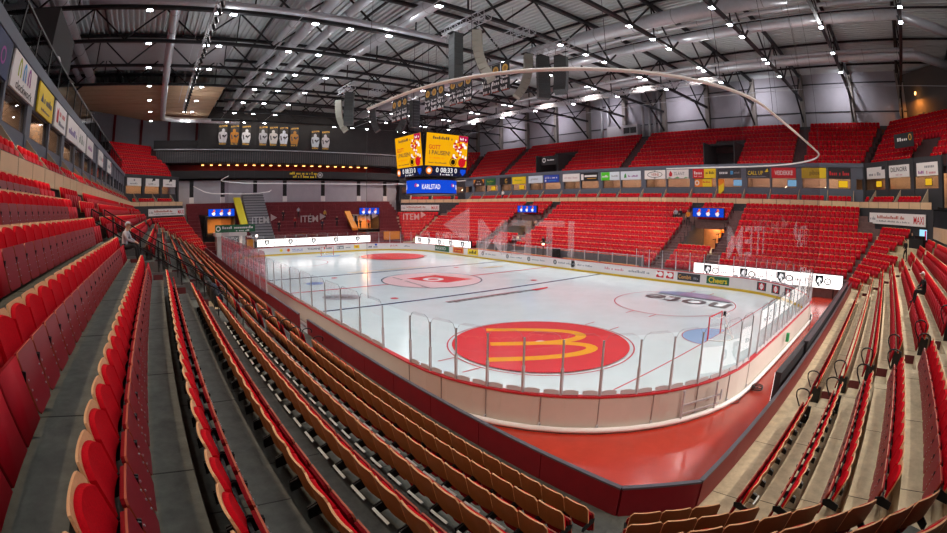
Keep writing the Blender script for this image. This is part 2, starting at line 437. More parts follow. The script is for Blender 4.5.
mb = MB(); mb.box(-36.7, -16.4, 11.4, 22.4, 23.3, 23.4); struct(mb, 'ceiling_panel_grey', CEILGREY)

# ------------------------------------------------------------------ boards
rb = thing('rink_boards', 'white dasher boards with yellow kick strip and red top rail around the ice', 'rink boards')
def ringwall(mb, e0, e1, z0, z1, mi=0, n=14):
    A, B = rr(e0, n), rr(e1, n); k = len(A)
    vs = [(x, y, z) for z in (z0, z1) for L in (A, B) for x, y in L]
    fs = []
    for i in range(k):
        j = (i+1) % k
        fs += [(j, i, 2*k+i, 2*k+j), (k+i, k+j, 3*k+j, 3*k+i), (2*k+i, 3*k+i, 3*k+j, 2*k+j)]
    mb.add(vs, fs, mi)
mb = MB(); ringwall(mb, 0, .05, .2, 1.1); mb.build('board_panel', BOARD, rb)
mb = MB(); ringwall(mb, .05, .13, .0, 1.1)
for x, y in rr(.135, 8): mb.box(x-.012, x+.012, y-.012, y+.012, .12, 1.08, 1)
mb.build('outer_panel', [BOARD_OUT, M('seam_grey', '#9a8f8a', .6)], rb)
mb = MB(); ringwall(mb, -.015, .05, -.01, .2); mb.build('kick_strip', KICK, rb)
mb = MB(); ringwall(mb, -.03, .16, 1.1, 1.15); mb.build('top_rail', CAPRED, rb)
mb = MB(); mb.tube([(x, y, .1) for x, y in rr(.24)]+[(*rr(.24)[0], .1)], .09, 8); mb.build('coolant_pipe', WHITE, rb, smooth=True)
for i, (x, y) in enumerate(rr(.16, 8)):
    if y < 0: mb = MB(); mb.box(x-.03, x+.03, y-.03, y+.03, 0, .25); mb.build('pipe_bracket', ALU, rb)
# service gate in the near left corner
a = math.radians(248); gx0 = Vector((-6.5+8.68*math.cos(a), -21.5+8.68*math.sin(a), 0)); gt = Vector((-math.sin(a), math.cos(a), 0)); gn = Vector((math.cos(a), math.sin(a), 0))
mb = MB()
for s in (-.75, .75): mb.beam(gx0+gt*s+gn*.04+Vector((0, 0, -.0)), gx0+gt*s+gn*.04+Vector((0, 0, 1.1)), .07, .05)
for z in (.32, .62): mb.beam(gx0-gt*.75+gn*.05+Vector((0, 0, z)), gx0+gt*.95+gn*.05+Vector((0, 0, z)), .045, .05)
mb.beam(gx0+gt*.95+gn*.1+Vector((0, 0, .45)), gx0+gt*.95+gn*.1+Vector((0, 0, .8)), .05, .08)
mb.build('gate_frame', ALU_DK, rb)
# ads on the boards (inner face)
def bpath(t):
    """point and tangent on the inner board line; t runs clockwise seen from above from the far left corner along the far end"""
    return t
def side_ad(x, y, w, h, z, u, bg, items, name='board_advert'):
    F = Face((x, y, z), u, (0, 0, 1)); F.rect(0, 0, w, h, bg)
    for it in items: getattr(F, {'t': 'text', 'r': 'rect', 'e': 'ell', 'p': 'poly', 'g': 'ring', 's': 'scrib'}[it[0]])(*it[1:])
    F.build(rb, name)
UR = (0, -1, 0)                                  # reading direction on the right long board, seen from the ice
def on_right(y, w, bg, items, h=.66): side_ad(14.99, y, w, h, .68, UR, bg, items)
on_right(20.6, 4.6, DKGREEN, [('t', 'PAKKIO', 0, 0, 3.0, .42, WHITE)], .8)
on_right(16.2, 2.4, ORANGE, [('r', 0, 0, 1.9, .5, RED), ('s', 4, 6, 0, 0, 1.4, .24, YEL)], .75)
on_right(13.0, 2.2, YEL, [('s', 8, 5, 0, 0, 1.5, .4, BLKP)], .75)
for y in (9.8, 5.2, 1.6, -2.4, -5.0):
    on_right(y, 3.0, BOARD, [('g', -1.2, 0, .5, .5, .1, BLKP), ('e', -1.2, 0, .22, .22, GREYTXT), ('s', int(y*10), 12, .3, 0, 2.0, .18, GREYTXT)])
on_right(-9.0, 2.6, BOARD, [('s', 21, 11, 0, 0, 2.3, .24, M('rose_print', '#d08088', .5))])
on_right(-11.9, 2.6, BOARD, [('s', 22, 13, 0, 0, 2.4, .24, GREYTXT)])
for y in (-14.2, -15.25): on_right(y, .9, WHITE, [('r', 0, 0, .8, .6, RED), ('e', .05, .02, .5, .42, WHITE), ('p', [(-.4, -.1), (-.12, .05), (-.4, .3)], WHITE)])
on_right(-17.2, 2.3, DKGREY, [('t', 'Combit', -.4, 0, 1.3, .34, M('amber_print', '#e8a850', .5)), ('s', 5, 3, .75, -.04, .5, .2, GREYTXT)])
on_right(-20.1, 2.2, DKGREEN, [('t', 'Cheers', 0, 0, 1.8, .46, YEL)])
for i in range(3):
    a = math.radians(-14-11*i-6); cx, cy = 6.5+8.48*math.cos(a), -21.5+8.48*math.sin(a)
    side_ad(cx, cy, 1.0, .66, .68, (math.sin(a), -math.cos(a), 0), DKGREY, [('r', 0, 0, .6, .5, RED), ('g', 0, 0, .4, .4, .1, WHITE), ('r', 0, 0, .1, .5, WHITE)])
UF = (1, 0, 0)
def on_far(x, w, bg, items, h=.66): side_ad(x, 29.99, w, h, .68, UF, bg, items)
on_far(-5.6, .6, BOARD, [('e', 0, 0, .5, .4, YEL)]); on_far(-4.5, .7, BOARD, [('e', 0, 0, .5, .45, ORANGE), ('r', .0, 0, .2, .3, RED)])
on_far(-3.1, 1.8, BOARD, [('s', 31, 9, 0, .08, 1.6, .16, BLUE), ('s', 32, 9, 0, -.14, 1.6, .14, BLUE)])
on_far(-.6, 2.2, BOARD, [('t', 'THORNE', 0, 0, 2.0, .3, BLKP)])
on_far(1.6, 1.5, BOARD, [('e', -.5, 0, .3, .3, RED), ('s', 33, 5, .2, 0, .9, .24, BLKP)])
on_far(3.6, 1.3, BOARD, [('r', 0, 0, 1.1, .5, GREYTXT), ('s', 34, 4, 0, 0, .9, .3, WHITE)]); on_far(4.9, .9, BOARD, [('s', 35, 4, 0, 0, .8, .26, GREYTXT)])
on_far(6.3, .9, YEL, [('e', 0, 0, .5, .3, ORANGE)], .5)
for q, (dx, it) in enumerate(((7.4, ('s', 36, 9, 0, -.06, 1.7, .26, NAVY)),)): pass
for ang, w_, it in ((74, 2.3, [('e', .5, .2, .4, .3, BLUE), ('s', 36, 10, 0, -.1, 2.0, .26, NAVY)]), (52, 1.6, [('t', 'JLLA', 0, 0, 1.2, .3, RED)]), (38, 1.2, [('s', 37, 5, 0, 0, 1.0, .22, GREYTXT)])):
    a = math.radians(ang); side_ad(6.5+8.47*math.cos(a), 21.5+8.47*math.sin(a), w_*.8, .66, .68, (math.sin(a), -math.cos(a), 0), BOARD, it)

# ------------------------------------------------------------------ shield glass and its posts
def orders(n):
    W = ['first', 'second', 'third', 'fourth', 'fifth', 'sixth', 'seventh', 'eighth', 'ninth', 'tenth', 'eleventh', 'twelfth', 'thirteenth', 'fourteenth', 'fifteenth', 'sixteenth', 'seventeenth', 'eighteenth', 'nineteenth', 'twentieth']
    if n < 20: return W[n]
    tens = {2: 'twenty', 3: 'thirty', 4: 'forty', 5: 'fifty'}[(n+1)//10]; r = (n+1) % 10
    return (tens[:-1]+'ieth') if r == 0 else tens+'-'+W[r-1]
def run(pts, where, base=1.15, top=3.0, e=.07, near=False, pane_mat=GLASS):
    """pts: post positions; panes between neighbours"""
    for i, (x, y) in enumerate(pts):
        if i+1 < len(pts):
            x2, y2 = pts[i+1]; d = Vector((x2-x, y2-y, 0)); L = d.length; d.normalize(); n = Vector((-d.y, d.x, 0)); c = Vector(((x+x2)/2, (y+y2)/2, base))
            g = .03; hw = L/2-g; r = .26
            out = [(-hw, 0), (hw, 0), (hw, top-base-r), (hw-r*.35, top-base-r*.3), (hw-r, top-base), (-hw+r, top-base), (-hw+r*.35, top-base-r*.3), (-hw, top-base-r)]
            mb = MB(); mb.plate(out, c+n*.008, d, (0, 0, 1), n, .016, 0, 1); p = mb.build('shield_glass', [pane_mat, GEDGE], origin=c)
            tag(p, f'clear shield glass, {orders(i)} {where}', 'glass pane', 'shield panes '+where.split(' from')[0])
            if near:
                mb = MB()
                for s in (-1, 1):
                    w0, w1 = sorted((s*.06, s*(hw-.03)))
                    mb.plate([(w0, .02), (w1, .02), (w1, .14), (w0+(w1-w0)*.7, .17), (w0+(w1-w0)*.3, .17), (w0, .14)], c+n*.02, d, (0, 0, 1), n, .04)
                mb.build('base_pad', M('pad_grey', '#c4c6ca', .7), p)
        mb = MB(); t = Vector((x, y, 0)); mb.box(x-.035, x+.035, y-.035, y+.035, base, base+.82, 0); q = mb.build('shield_post', ALU_DK, origin=(x, y, base))
        tag(q, f'grey shield post, {orders(i)} {where}', 'glass post', 'shield posts '+where.split(' from')[0])
        mb = MB(); mb.box(x-.022, x+.022, y-.022, y+.022, base+.82, base+1.66, 0); mb.build('upper_post', ALU, q)
def arc(cx, cy, a0, a1, n, e=.06): return [(cx+(8.5+e)*math.cos(math.radians(a0+(a1-a0)*i/n)), cy+(8.5+e)*math.sin(math.radians(a0+(a1-a0)*i/n))) for i in range(n+1)]
run([(-15.06, 21.5-2.05*i) for i in range(22)][:-1], 'from the far end along the near long board', near=True)
run(arc(-6.5, -21.5, 180, 270, 12), 'from the near long board round the gate corner', near=True)
run([(-6.5+1.083*i, -30.06) for i in range(1, 13)], 'from the gate corner along the near end boards', near=True)
run(arc(6.5, -21.5, -90, 0, 12)[1:], 'from the near end boards round the tunnel corner', near=True)
run([(15.06, -21.5+1.43*i) for i in range(1, 8)], 'from the tunnel corner along the opposite board')
run([(15.06, 14+1.9*i) for i in range(0, 5)], 'from the benches along the opposite board')
run(arc(6.5, 21.5, 0, 90, 8)[1:], 'from the opposite board round the green advert corner')
run([(6.5-1.63*i, 30.06) for i in range(1, 9)], 'from the green advert along the far end boards')
run(arc(-6.5, 21.5, 90, 180, 8)[1:-1], 'from the far end boards round the booth corner')
run([(-16.75, -7.9+1.8*i) for i in range(12)], 'from the gap along the maroon stand wall', base=1.55, top=4.0, pane_mat=HAZEP)
# ------------------------------------------------------------------ maroon wall round the stands
def wallrun(pts, z0, z1, name, step=1.9, cap=True, th=.09, m=WALLRED, capw=.1):
    mb = MB()
    for (x0, y0), (x1, y1) in zip(pts, pts[1:]):
        p, q = Vector((x0, y0, 0)), Vector((x1, y1, 0)); L = (q-p).length; n = max(1, round(L/step)); d = (q-p)/n
        for i in range(n):
            a, b_ = p+d*i+d.normalized()*.008, p+d*(i+1)-d.normalized()*.008
            mb.beam(a+Vector((0, 0, (z0+z1)/2)), b_+Vector((0, 0, (z0+z1)/2)), th, z1-z0, 0)
        mb.beam(p+Vector((0, 0, (z0+z1)/2)), q+Vector((0, 0, (z0+z1)/2)), th*.6, z1-z0-.02, 0)
        if cap: mb.beam(p+Vector((0, 0, z1+.03)), q+Vector((0, 0, z1+.02)), capw, .04, 1)
    return struct(mb, name, [m, CAPGREY])
wallrun([(-16.6, -15.1), (-16.6, -31.15), (-15.5, -32.25), (15.5, -32.25)], 0, 1.5, 'wall_stand_near')
wallrun([(-16.6, 31.1), (-16.6, -13.8)], 0, 1.5, 'wall_stand_left')
wallrun([(-4.6, -31.98), (14.6, -31.98)], 0, 1.66, 'wall_stand_tunnel', cap=True, th=.1, m=DKGREY, capw=.22)
wallrun([(16.7, 31.1), (16.7, -30.8)], 0, .8, 'wall_stand_right', m=DKGREY)
wallrun([(15.6, 32.2), (-10.2, 32.2)], 0, 1.1, 'wall_stand_far')

# ------------------------------------------------------------------ terraces
def cutlist(b, k, extra=()):
    return sorted(list(AISLE.get(b, []))+[p for p in PORTAL.get(b, []) if 4 <= k <= 8]+list(extra))
def intervals(lo, hi, cuts):
    out = []; a = lo
    for c0, c1 in cuts:
        if c1 <= lo or c0 >= hi: continue
        if c0 > a: out.append((a, min(c0, hi)))
        a = max(a, c1)
    if a < hi: out.append((a, hi))
    return out
def strip(mb, b, s0, s1, D0, D1, z0, z1, mit=(False, False)):
    def e(D):
        L = lim(b, D); return (-L if mit[0] else s0, L if mit[1] else s1)
    a, c = e(D0), e(D1)
    mb.prism([P(b, a[0], D0), P(b, a[1], D0), P(b, c[1], D1), P(b, c[0], D1)], z0, z1, 0, 0)
def terraces(b, name, m):
    mb = MB()
    for k in range(ROWS[b]):
        D0 = .05 if k == 0 else DK(k)-.72; D1 = DK(k)+.13; z = TR[k]; zl = (TR[k-1] if k else 0)-.25
        L = lim(b, D0); cuts = cutlist(b, k)
        for s0, s1 in intervals(-L, L, cuts):
            ext = b == 'L' and k >= 5 and s0 <= -L+1e-6
            strip(mb, b, -39 if ext else s0, s1, D0, D1, zl, z, (s0 <= -L+1e-6 and not ext, s1 >= L-1e-6))
        for s0, s1 in AISLE.get(b, []):
            h = z-(TR[k-1] if k else .2)
            strip(mb, b, s0, s1, D0+(.38 if k else 0), D1, zl, z)
            if k: strip(mb, b, s0, s1, D0, D0+.38, zl, z-h*.5)
    o = struct(mb, name, [m, MAROON])
    # painted cheeks beside the steps
    mb = MB()
    for k in range(1, ROWS[b]):
        D0 = DK(k)-.72; h = TR[k]-TR[k-1]
        for s0, s1 in AISLE.get(b, []):
            for s, sg in ((s0, 1), (s1, -1)):
                p, q = P(b, s+sg*.006, D0), P(b, s+sg*.006, D0+.38)
                mb.beam((*p, TR[k]-h*.25), (*q, TR[k]-h*.25), .012, h*.5)
    if mb.v: struct(mb, 'trim_steps', MAROON)
for b, nm, m in (('L', 'terrace_left', CONC_SHADE), ('NL', 'terrace_near_corner', CONC_SHADE), ('R', 'terrace_right', CONC_ROSE), ('E', 'terrace_near_end', CONC), ('NR', 'terrace_right_corner', CONC), ('FL', 'terrace_far_left_corner', CONC), ('FR', 'terrace_far_right_corner', CONC)):
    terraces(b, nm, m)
# passages under the stands
def passage(b, s0, s1, glow=60):
    mb = MB(); z = TR[4]-.35; D0, D1 = DK(4)-.72, DK(8)+.13
    strip(mb, b, s0, s1, D0, 11, z-.4, z)
    struct(mb, 'floor_passage', CONC)
    mb = MB()
    for s in (s0, s1):
        p, q = P(b, s, D0), P(b, s, D1+2.6)
        sg = 1 if s == s0 else -1
        for k in range(4, 9):
            a, c = P(b, s+sg*.04, DK(k)-.72), P(b, s+sg*.04, DK(k)+.13)
            zt = TR[k]+.08
            mb.beam((*a, (z+zt)/2), (*c, (z+zt)/2), .06, zt-z)
        a, c = P(b, s+sg*.04, D1), P(b, s+sg*.04, D1+2.6); mb.beam((*a, (z+5.3)/2), (*c, (z+5.3)/2), .06, 5.3-z)
    struct(mb, 'wall_passage', M('passage_grey', '#55565a', .8))
    mb = MB(); p, q = P(b, s0, D1+2.6), P(b, s1, D1+2.6); mb.beam((*p, (z+5.3)/2), (*q, (z+5.3)/2), .06, 5.3-z); struct(mb, 'wall_passage_end', M('warm_plaster', '#c9a27a', .7, var=.15, scale=1.5))
    mb = MB(); p, q = P(b, (s0+s1)/2, D1), P(b, (s0+s1)/2, D1+2.6); mb.beam((*p, 5.36), (*q, 5.36), abs(s1-s0), .08); struct(mb, 'ceiling_passage', DKGREY)
    lamp('passage_light', (*P(b, (s0+s1)/2, D1+1.6), 5.25), glow, .8, '#ffb878')
    mb = MB(); a = P(b, s0+(1.4 if b == 'R' else .9), D1+2.5); mb.beam((*a, z), (*a, z+2.0), .9, .08, up=(1, 0, 0)); tag(mb.build('passage_door', ORANGE), None, None, kind='structure')
    sx = -1 if b == 'R' else 1
    c = P(b, (s0+s1)/2, D1-.5)
    return c, z
LIGHTS = []
def lamp(name, loc, power, size, col='#fff4ea', rot=(0, 0, 0), spread=PI, sy=None):
    l = bpy.data.lights.new(name, 'AREA'); l.energy = power; l.color = lin(col)[:3]; l.size = size
    if sy: l.shape = 'RECTANGLE'; l.size_y = sy
    else: l.shape = 'DISK'
    l.spread = spread
    o = bpy.data.objects.new(name, l); COL.objects.link(o); o.location = loc; o.rotation_euler = rot
    return o
def triplet(F, w, h):
    for i in (-1, 0, 1):
        x = i*w*.3
        F.poly([(x-.26*h, .05*h), (x+.1*h, .42*h), (x+.22*h, .1*h), (x-.05*h, 0)], LEDR)
        F.poly([(x-.05*h, .42*h), (x+.2*h, .4*h), (x+.26*h, .1*h), (x+.05*h, .15*h)], LEDO)
        F.poly([(x-.3*h, -.1*h), (x+.1*h, .12*h), (x+.28*h, -.15*h), (x+.1*h, -.42*h), (x-.12*h, -.38*h)], LEDWH)
def bluesign(c, u, w, h, label):
    t = thing('passage_display', label, 'display', c, 'blue displays over the stand passages'); F = Face(c, u, (0, 0, 1))
    mb = MB(); mb.obox(Vector(c)-F.n*.15, F.u*(w/2+.05), F.v*(h/2+.05), F.n*.14); mb.build('housing', BLACK, t)
    mb = MB(); mb.obox(Vector(c)+F.n*.0, F.u*w/2, F.v*h/2, F.n*.01); mb.build('screen', LEDB, t)
    F.c = F.c+F.n*.01; triplet(F, w, h); F.build(t, 'logo')
for b in 'RL':
    for i, (s0, s1) in enumerate(PORTAL[b]):
        c, z = passage(b, s0, s1, 420)
        if b == 'R': bluesign((c[0]-.4, c[1], 6.3), (0, -1, 0), 3.7, .9, 'blue display with three orange and white logos over the '+('passage nearer the end boards' if i == 0 else 'passage farther along the red stand'))
# joints in the concrete
mb = MB()
for b in 'LE':
    for k in range(ROWS[b]):
        D0 = .05 if k == 0 else DK(k)-.72; D1 = DK(k)+.1; s = -36.5 if (b == 'L' and k > 5) else -lim(b, D0)+.8
        while s < lim(b, D0)-.5:
            if not any(c0 <= s <= c1 for c0, c1 in cutlist(b, k)): mb.beam((*P(b, s, D0), TR[k]), (*P(b, s, D1), TR[k]), .014, .006)
            s += 2.7
struct(mb, 'trim_joint', M('joint_dark', '#2a2a28', .9))
# rail panels beside the passages and steps of the right stand
for s in (-17.2, -13.2, 10, 14):
    mb = MB()
    for k in range(4, 9):
        a, c = P('R', s, DK(k)-.72), P('R', s, DK(k)+.13); mb.beam((*a, TR[k]+1.0), (*c, TR[k]+1.0), .05)
    for k in range(4, 9): a = P('R', s, DK(k)); mb.beam((*a, TR[k]), (*a, TR[k]+1.0), .04)
    where = {-17.2: 'on the corner side of the passage with the lit orange door', -13.2: 'on the ice centre side of the nearer passage', 10: 'on the ice centre side of the farther passage', 14: 'on the far side of the farther passage'}[s]
    tag(mb.build('passage_rail', BLACK), 'black stepped handrail '+where, 'handrail', 'passage handrails')

# ------------------------------------------------------------------ seats
W2 = .247
def shell_outline(w, h, r=.14):
    pts = [(-w, 0), (w, 0), (w, h-r)]
    for i in range(1, 6): a = PI/2*i/6; pts.append((w-r+r*math.cos(a), h-r+r*math.sin(a)))
    pts.append((w-r, h)); pts.append((-w+r, h))
    for i in range(1, 6): a = PI/2+PI/2*i/6; pts.append((-w+r+r*math.cos(a), h-r+r*math.sin(a)))
    pts.append((-w, h-r)); return pts
def seat_proto():
    root = thing('tip_up_seat', 'x', 'seat')
    bo = Vector((0, .09, .46)); bt = Vector((0, 0, .87)); v = (bt-bo).normalized(); H = (bt-bo).length; u = Vector((-1, 0, 0)); n = u.cross(v)
    # moulded ply shell, hollow in plan; n faces forward (+Y) and up
    def shell(mb, w, h0, top, f0, f1, cur, mf, me, mk, nx=12, inset=0):
        vs = []; fs = []; ms = []
        for i in range(nx+1):
            x = -w+2*w*i/nx; e = cur*(x/w)**2; t = top(x/w)
            for q, (tt, o) in enumerate(((h0, f0), (t, f0), (h0+inset, f1), (t-inset, f1))):
                xx = x*(1-(inset/w if q > 1 else 0)); vs.append(bo+u*xx+v*tt+n*(o+e))
        for i in range(nx):
            a_, b_ = 4*i, 4*(i+1)
            fs += [(a_, a_+1, b_+1, b_), (a_+2, b_+2, b_+3, a_+3), (a_+1, a_+3, b_+3, b_+1), (a_, b_, b_+2, a_+2)]; ms += [mk, mf, me, me]
        fs += [(0, 2, 3, 1), (4*nx, 4*nx+1, 4*nx+3, 4*nx+2)]; ms += [me, me]
        mb.add(vs, fs, ms)
    rt = lambda q: H-.07*(1-math.sqrt(max(0, 1-max(0, (abs(q)-.74)/.26)**2)))
    mb = MB(); shell(mb, W2+.014, 0, rt, -.022, 0, .028, 1, 1, 0); bk = mb.build('backrest', [PLYBACK, PLYEDGE], root)
    ct = lambda q: H-.03-.085*abs(q)**2.6
    mb = MB(); shell(mb, W2+.008, .01, ct, .001, .045, .028, 0, 0, 0, 12, .018); mb.build('back_cushion', SEATRED, bk)
    po = Vector((0, .345, .12)); pt = Vector((0, .25, .61)); v2 = (pt-po).normalized(); n2 = u.cross(v2); H2 = (pt-po).length
    o2 = [(-W2, .05), (-W2+.05, 0), (W2-.05, 0), (W2, .05), (W2, H2-.03), (W2-.03, H2), (-W2+.03, H2), (-W2, H2-.03)]
    mb = MB(); mb.plate(o2, po, u, v2, n2, .018, 0, 1, 0)
    for sx in (-1, 1):
        for t in (.12, .2, .28):
            c = po+u*(sx*(W2-.04))+v2*t+n2*.004; mb.obox(c, u*.007, v2*.007, n2*.005, 2)
    pn = mb.build('seat_pan', [PANRED, PANEDGE, ALU], root)
    mb = MB(); mb.plate([(a*.92, .03+b*.93) for a, b in o2], po-n2*.02, u, v2, n2, .035, 0); mb.build('pan_cushion', PANCLOTH, pn)
    mb = MB()
    for sx in (-1, 1):
        x = sx*(W2+.004)
        mb.plate([(-.1, .3), (-.1, .42), (.1, .5), (.22, .47), (.2, .38)], Vector((x, .08, .0)), (0, 1, 0), (0, 0, 1), (1, 0, 0), .014)
    mb.box(-W2-.01, W2+.01, .15, .18, .42, .46)
    mb.build('bracket', BLACK, root)
    mb = MB(); mb.obox((0, -.075, .482), (.17, 0, 0), (0, .016, .008), (0, -.003, .005)); mb.build('edge_plate', M('edge_plate_pale', '#c3cbc8', .5), root)
    return root
def dup(root, loc, rz, label, group, plate=True):
    r = root.copy(); COL.objects.link(r); r.location = loc; r.rotation_euler = (0, 0, rz); r['label'] = label; r['group'] = group
    for ch in root.children:
        if ch.name.startswith('edge_plate') and not plate: continue
        c = ch.copy(); COL.objects.link(c); c.parent = r
        for g in ch.children:
            d = g.copy(); COL.objects.link(d); d.parent = c
    return r
def lowseat():
    bo = Vector((0, .09, .46)); bt = Vector((0, 0, .87)); v = (bt-bo).normalized(); H = (bt-bo).length; u = Vector((-1, 0, 0)); n = u.cross(v)
    mb = MB(); w = W2+.015
    mb.plate([(-w, 0), (w, 0), (w, H-.09), (w-.07, H), (-w+.07, H), (-w, H-.09)], bo, u, v, n, .022, 2, 2, 0)
    w -= .012
    mb.plate([(-w, .01), (w, .01), (w, H-.1), (w-.08, H-.026), (-w+.08, H-.026), (-w, H-.1)], bo+n*.045, u, v, n, .044, 1)
    po = Vector((0, .345, .12)); pt = Vector((0, .25, .61)); v2 = (pt-po).normalized(); n2 = u.cross(v2); H2 = (pt-po).length
    mb.plate([(-W2, 0), (W2, 0), (W2, H2), (-W2, H2)], po, u, v2, n2, .05, 3, 5, 5)
    return np.array(mb.v), mb.f, mb.m
LOWV, LOWF, LOWM = lowseat()
CAM = np.array([-22.972, -34.857, 6.388]); YAW, PITCH, FPX, CXP, CYP = math.radians(37.011), math.radians(-3.938), 473.52, 461.3, 240.59
def project(p):
    f = np.array([math.sin(YAW)*math.cos(PITCH), math.cos(YAW)*math.cos(PITCH), math.sin(PITCH)]); r = np.array([math.cos(YAW), -math.sin(YAW), 0]); u = np.cross(r, f)
    d = np.asarray(p)-CAM; x, y, z = d@r, d@u, d@f; rho = math.hypot(x, y); R = 2*FPX*math.sin(math.atan2(rho, z)/2)
    return CXP+R*x/rho, CYP-R*y/rho
SEATS = []     # (block, row, slot, loc, rz)
def seatrow(b, k, D, z, cuts, lo, hi, rowname):
    i = 0
    for s0, s1 in intervals(lo, hi, cuts):
        n = int((s1-s0)/.535)
        if n < 1: continue
        m0 = (s0+s1)/2-n*.535/2
        for j in range(n):
            s = m0+.535*(j+.5); x, y = P(b, s, D); SEATS.append((rowname, b, k, s, (x, y, z), ROT[b])); i += 1
NAMES = {'L': 'long stand row', 'E': 'end stand row', 'NL': 'corner block row', 'R': 'opposite stand row', 'NR': 'x', 'FL': 'x', 'FR': 'x'}
for b in ROWS:
    for k in range(ROWS[b]):
        D = DK(k); L = lim(b, D)-.28
        if b in 'LR' and k >= 8: L = min(L, 32.0)
        seatrow(b, k, D, TR[k], cutlist(b, k), -38 if (b == 'L' and k >= 6) else -33.4 if (b == 'L' and k == 5) else -L, L-(2.6 if b == 'NR' and k >= 5 else 0), NAMES[b])
# box seats behind the cream band and the upper tier
EDGES = [29.95, 26.6, 23.1, 20.05, 16.45, 13.1, 9.5, 6.15, 2.6, -.65, -4.15, -7.55, -11.1, -14.4, -17.95, -21.2, -24.7, -28.1, -31.2]
for b in 'LR': seatrow(b, 90, 11.25, 7.6, sorted((y-.12, y+.12) for y in EDGES), -31, 29.8, 'box')
for b in ('NR', 'FL', 'FR'): seatrow(b, 90, 8.72, 7.6, [(-4.2-2.33, -3.6-2.33), (-.2-2.33, .4-2.33), (3.8-2.33, 4.4-2.33)], -4.9-2.33, 4.9-2.33, 'box')
def DU(j): return 12.9+.8*j
def ZU(j): return 12.2+.64*j-.87
UP_R = [(-16.6, -12.6), (10.6, 15)]
for j in range(9):
    for b in 'LR': seatrow(b, 50+j, DU(j), ZU(j), sorted(([p for p in UP_R if j < 6] if b == 'R' else [(-13.6, -7.6)])+[(-1.2, 0), (-25, -23.8), (23, 24.2)]), -32.3-.414*(.8*j), 32.3+.414*.8*j, 'upper')
    for b in ('NR', 'FL', 'FR'):
        e = 5.6+.414*.8*j; seatrow(b, 50+j, DU(j)-2.5, ZU(j), [(-1.4, 1.4)] if (b == 'NR' and j < 4) else [], -e-2.33, e-2.33, 'upper')
SITTERS = [(-2.4, -37.08), (17.5, -37.05), (20.9, -37.9), (-24.3, -19.0)]+[P('R', *q) for q in ((4.4, DK(2)-.25), (3.7, DK(2)-.25), (-10.6, DK(9)-.25), (-11.2, DK(9)-.25))]+[(27.95, 21.6), (19.3, -38.5), (19.9, -38.0), (18.7, -39.0), (20.3, -39.0)]
def keep(t):
    x, y, z = t[4]
    if y > 44 and abs(x) < 25: return False
    return all(math.hypot(x-a, y-b_) > (.62 if (a, b_) == (19.3, -38.5) else .42) for a, b_ in SITTERS)
SEATS = [t for t in SEATS if keep(t)]
vis = []
for i, (rn, b, k, s, loc, rz) in enumerate(SEATS):
    if k >= 50 or b not in ('L', 'E', 'NL'): continue
    d = np.linalg.norm(np.array(loc)+(0, 0, .6)-CAM); px, py = project(np.array(loc)+(0, 0, .75))
    if -14 < px < 961 and 0 < py < 560 and not (b == 'NL' and k > 5): vis.append((d, i))
vis.sort(); IND = [i for d, i in vis[:300]]
proto = seat_proto(); first = True
byrow = {}
for i in IND: byrow.setdefault(SEATS[i][1:3], []).append(i)
for (b, k), ids in sorted(byrow.items()):
    # count from the end nearest the photographer
    ids.sort(key=lambda i: np.linalg.norm(np.array(SEATS[i][4])-CAM))
    if b in 'NL' and len(b) == 2: ids.sort(key=lambda i: SEATS[i][3])
    where = {'L': f'{orders(k)} row up, long stand', 'E': f'{orders(k)} row up, end stand', 'NL': f'{orders(k)} row up, corner block'}[b]
    side = {'L': 'red tip-up seat', 'E': 'red tip-up seat', 'NL': 'brown-backed tip-up seat'}[b]
    for q, i in enumerate(ids):
        lab = f'{side}, {orders(q)} in view {"from the long stand" if b == "NL" else "from the corner"}, {where}'
        grp = 'tip-up seats, '+where
        loc, rz = SEATS[i][4], SEATS[i][5]
        if first: proto.location = loc; proto.rotation_euler = (0, 0, rz); proto['label'] = lab; proto['group'] = grp; first = False
        else: dup(proto, loc, rz, lab, grp, b == 'L' and 2 <= k <= 4)
for ch in [c for c in proto.children if c.name.startswith('edge_plate')]:
    if not (SEATS[IND[0]][1] == 'L'): pass
rest = [t for i, t in enumerate(SEATS) if i not in set(IND)]
nv = len(LOWV); N = len(rest)
V = np.empty((N, nv, 3), np.float32)
for i, t in enumerate(rest):
    c, s = math.cos(t[5]), math.sin(t[5]); x, y = LOWV[:, 0], LOWV[:, 1]
    V[i, :, 0] = c*x-s*y+t[4][0]; V[i, :, 1] = s*x+c*y+t[4][1]; V[i, :, 2] = LOWV[:, 2]+t[4][2]
me = bpy.data.meshes.new('seating')
fl = np.array([len(f) for f in LOWF]); flat = np.array([q for f in LOWF for q in f])
loops = (flat[None, :]+np.arange(N)[:, None]*nv).ravel(); starts = (np.concatenate([[0], np.cumsum(fl)[:-1]])[None, :]+np.arange(N)[:, None]*len(flat)).ravel()
me.vertices.add(N*nv); me.vertices.foreach_set('co', V.ravel())
me.loops.add(len(loops)); me.loops.foreach_set('vertex_index', loops.astype(np.int32))
me.polygons.add(N*len(fl)); me.polygons.foreach_set('loop_start', starts.astype(np.int32)); me.polygons.foreach_set('material_index', np.tile(LOWM, N).astype(np.int32))
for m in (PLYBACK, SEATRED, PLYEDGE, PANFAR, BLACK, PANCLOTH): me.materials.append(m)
me.update(calc_edges=True); me.validate()
o = bpy.data.objects.new('seating', me); COL.objects.link(o)
tag(o, 'the many further rows of red tip-up seats filling the stands', 'seating', kind='stuff')
print('seats', len(SEATS), 'individual', len(IND), 'rest', N)

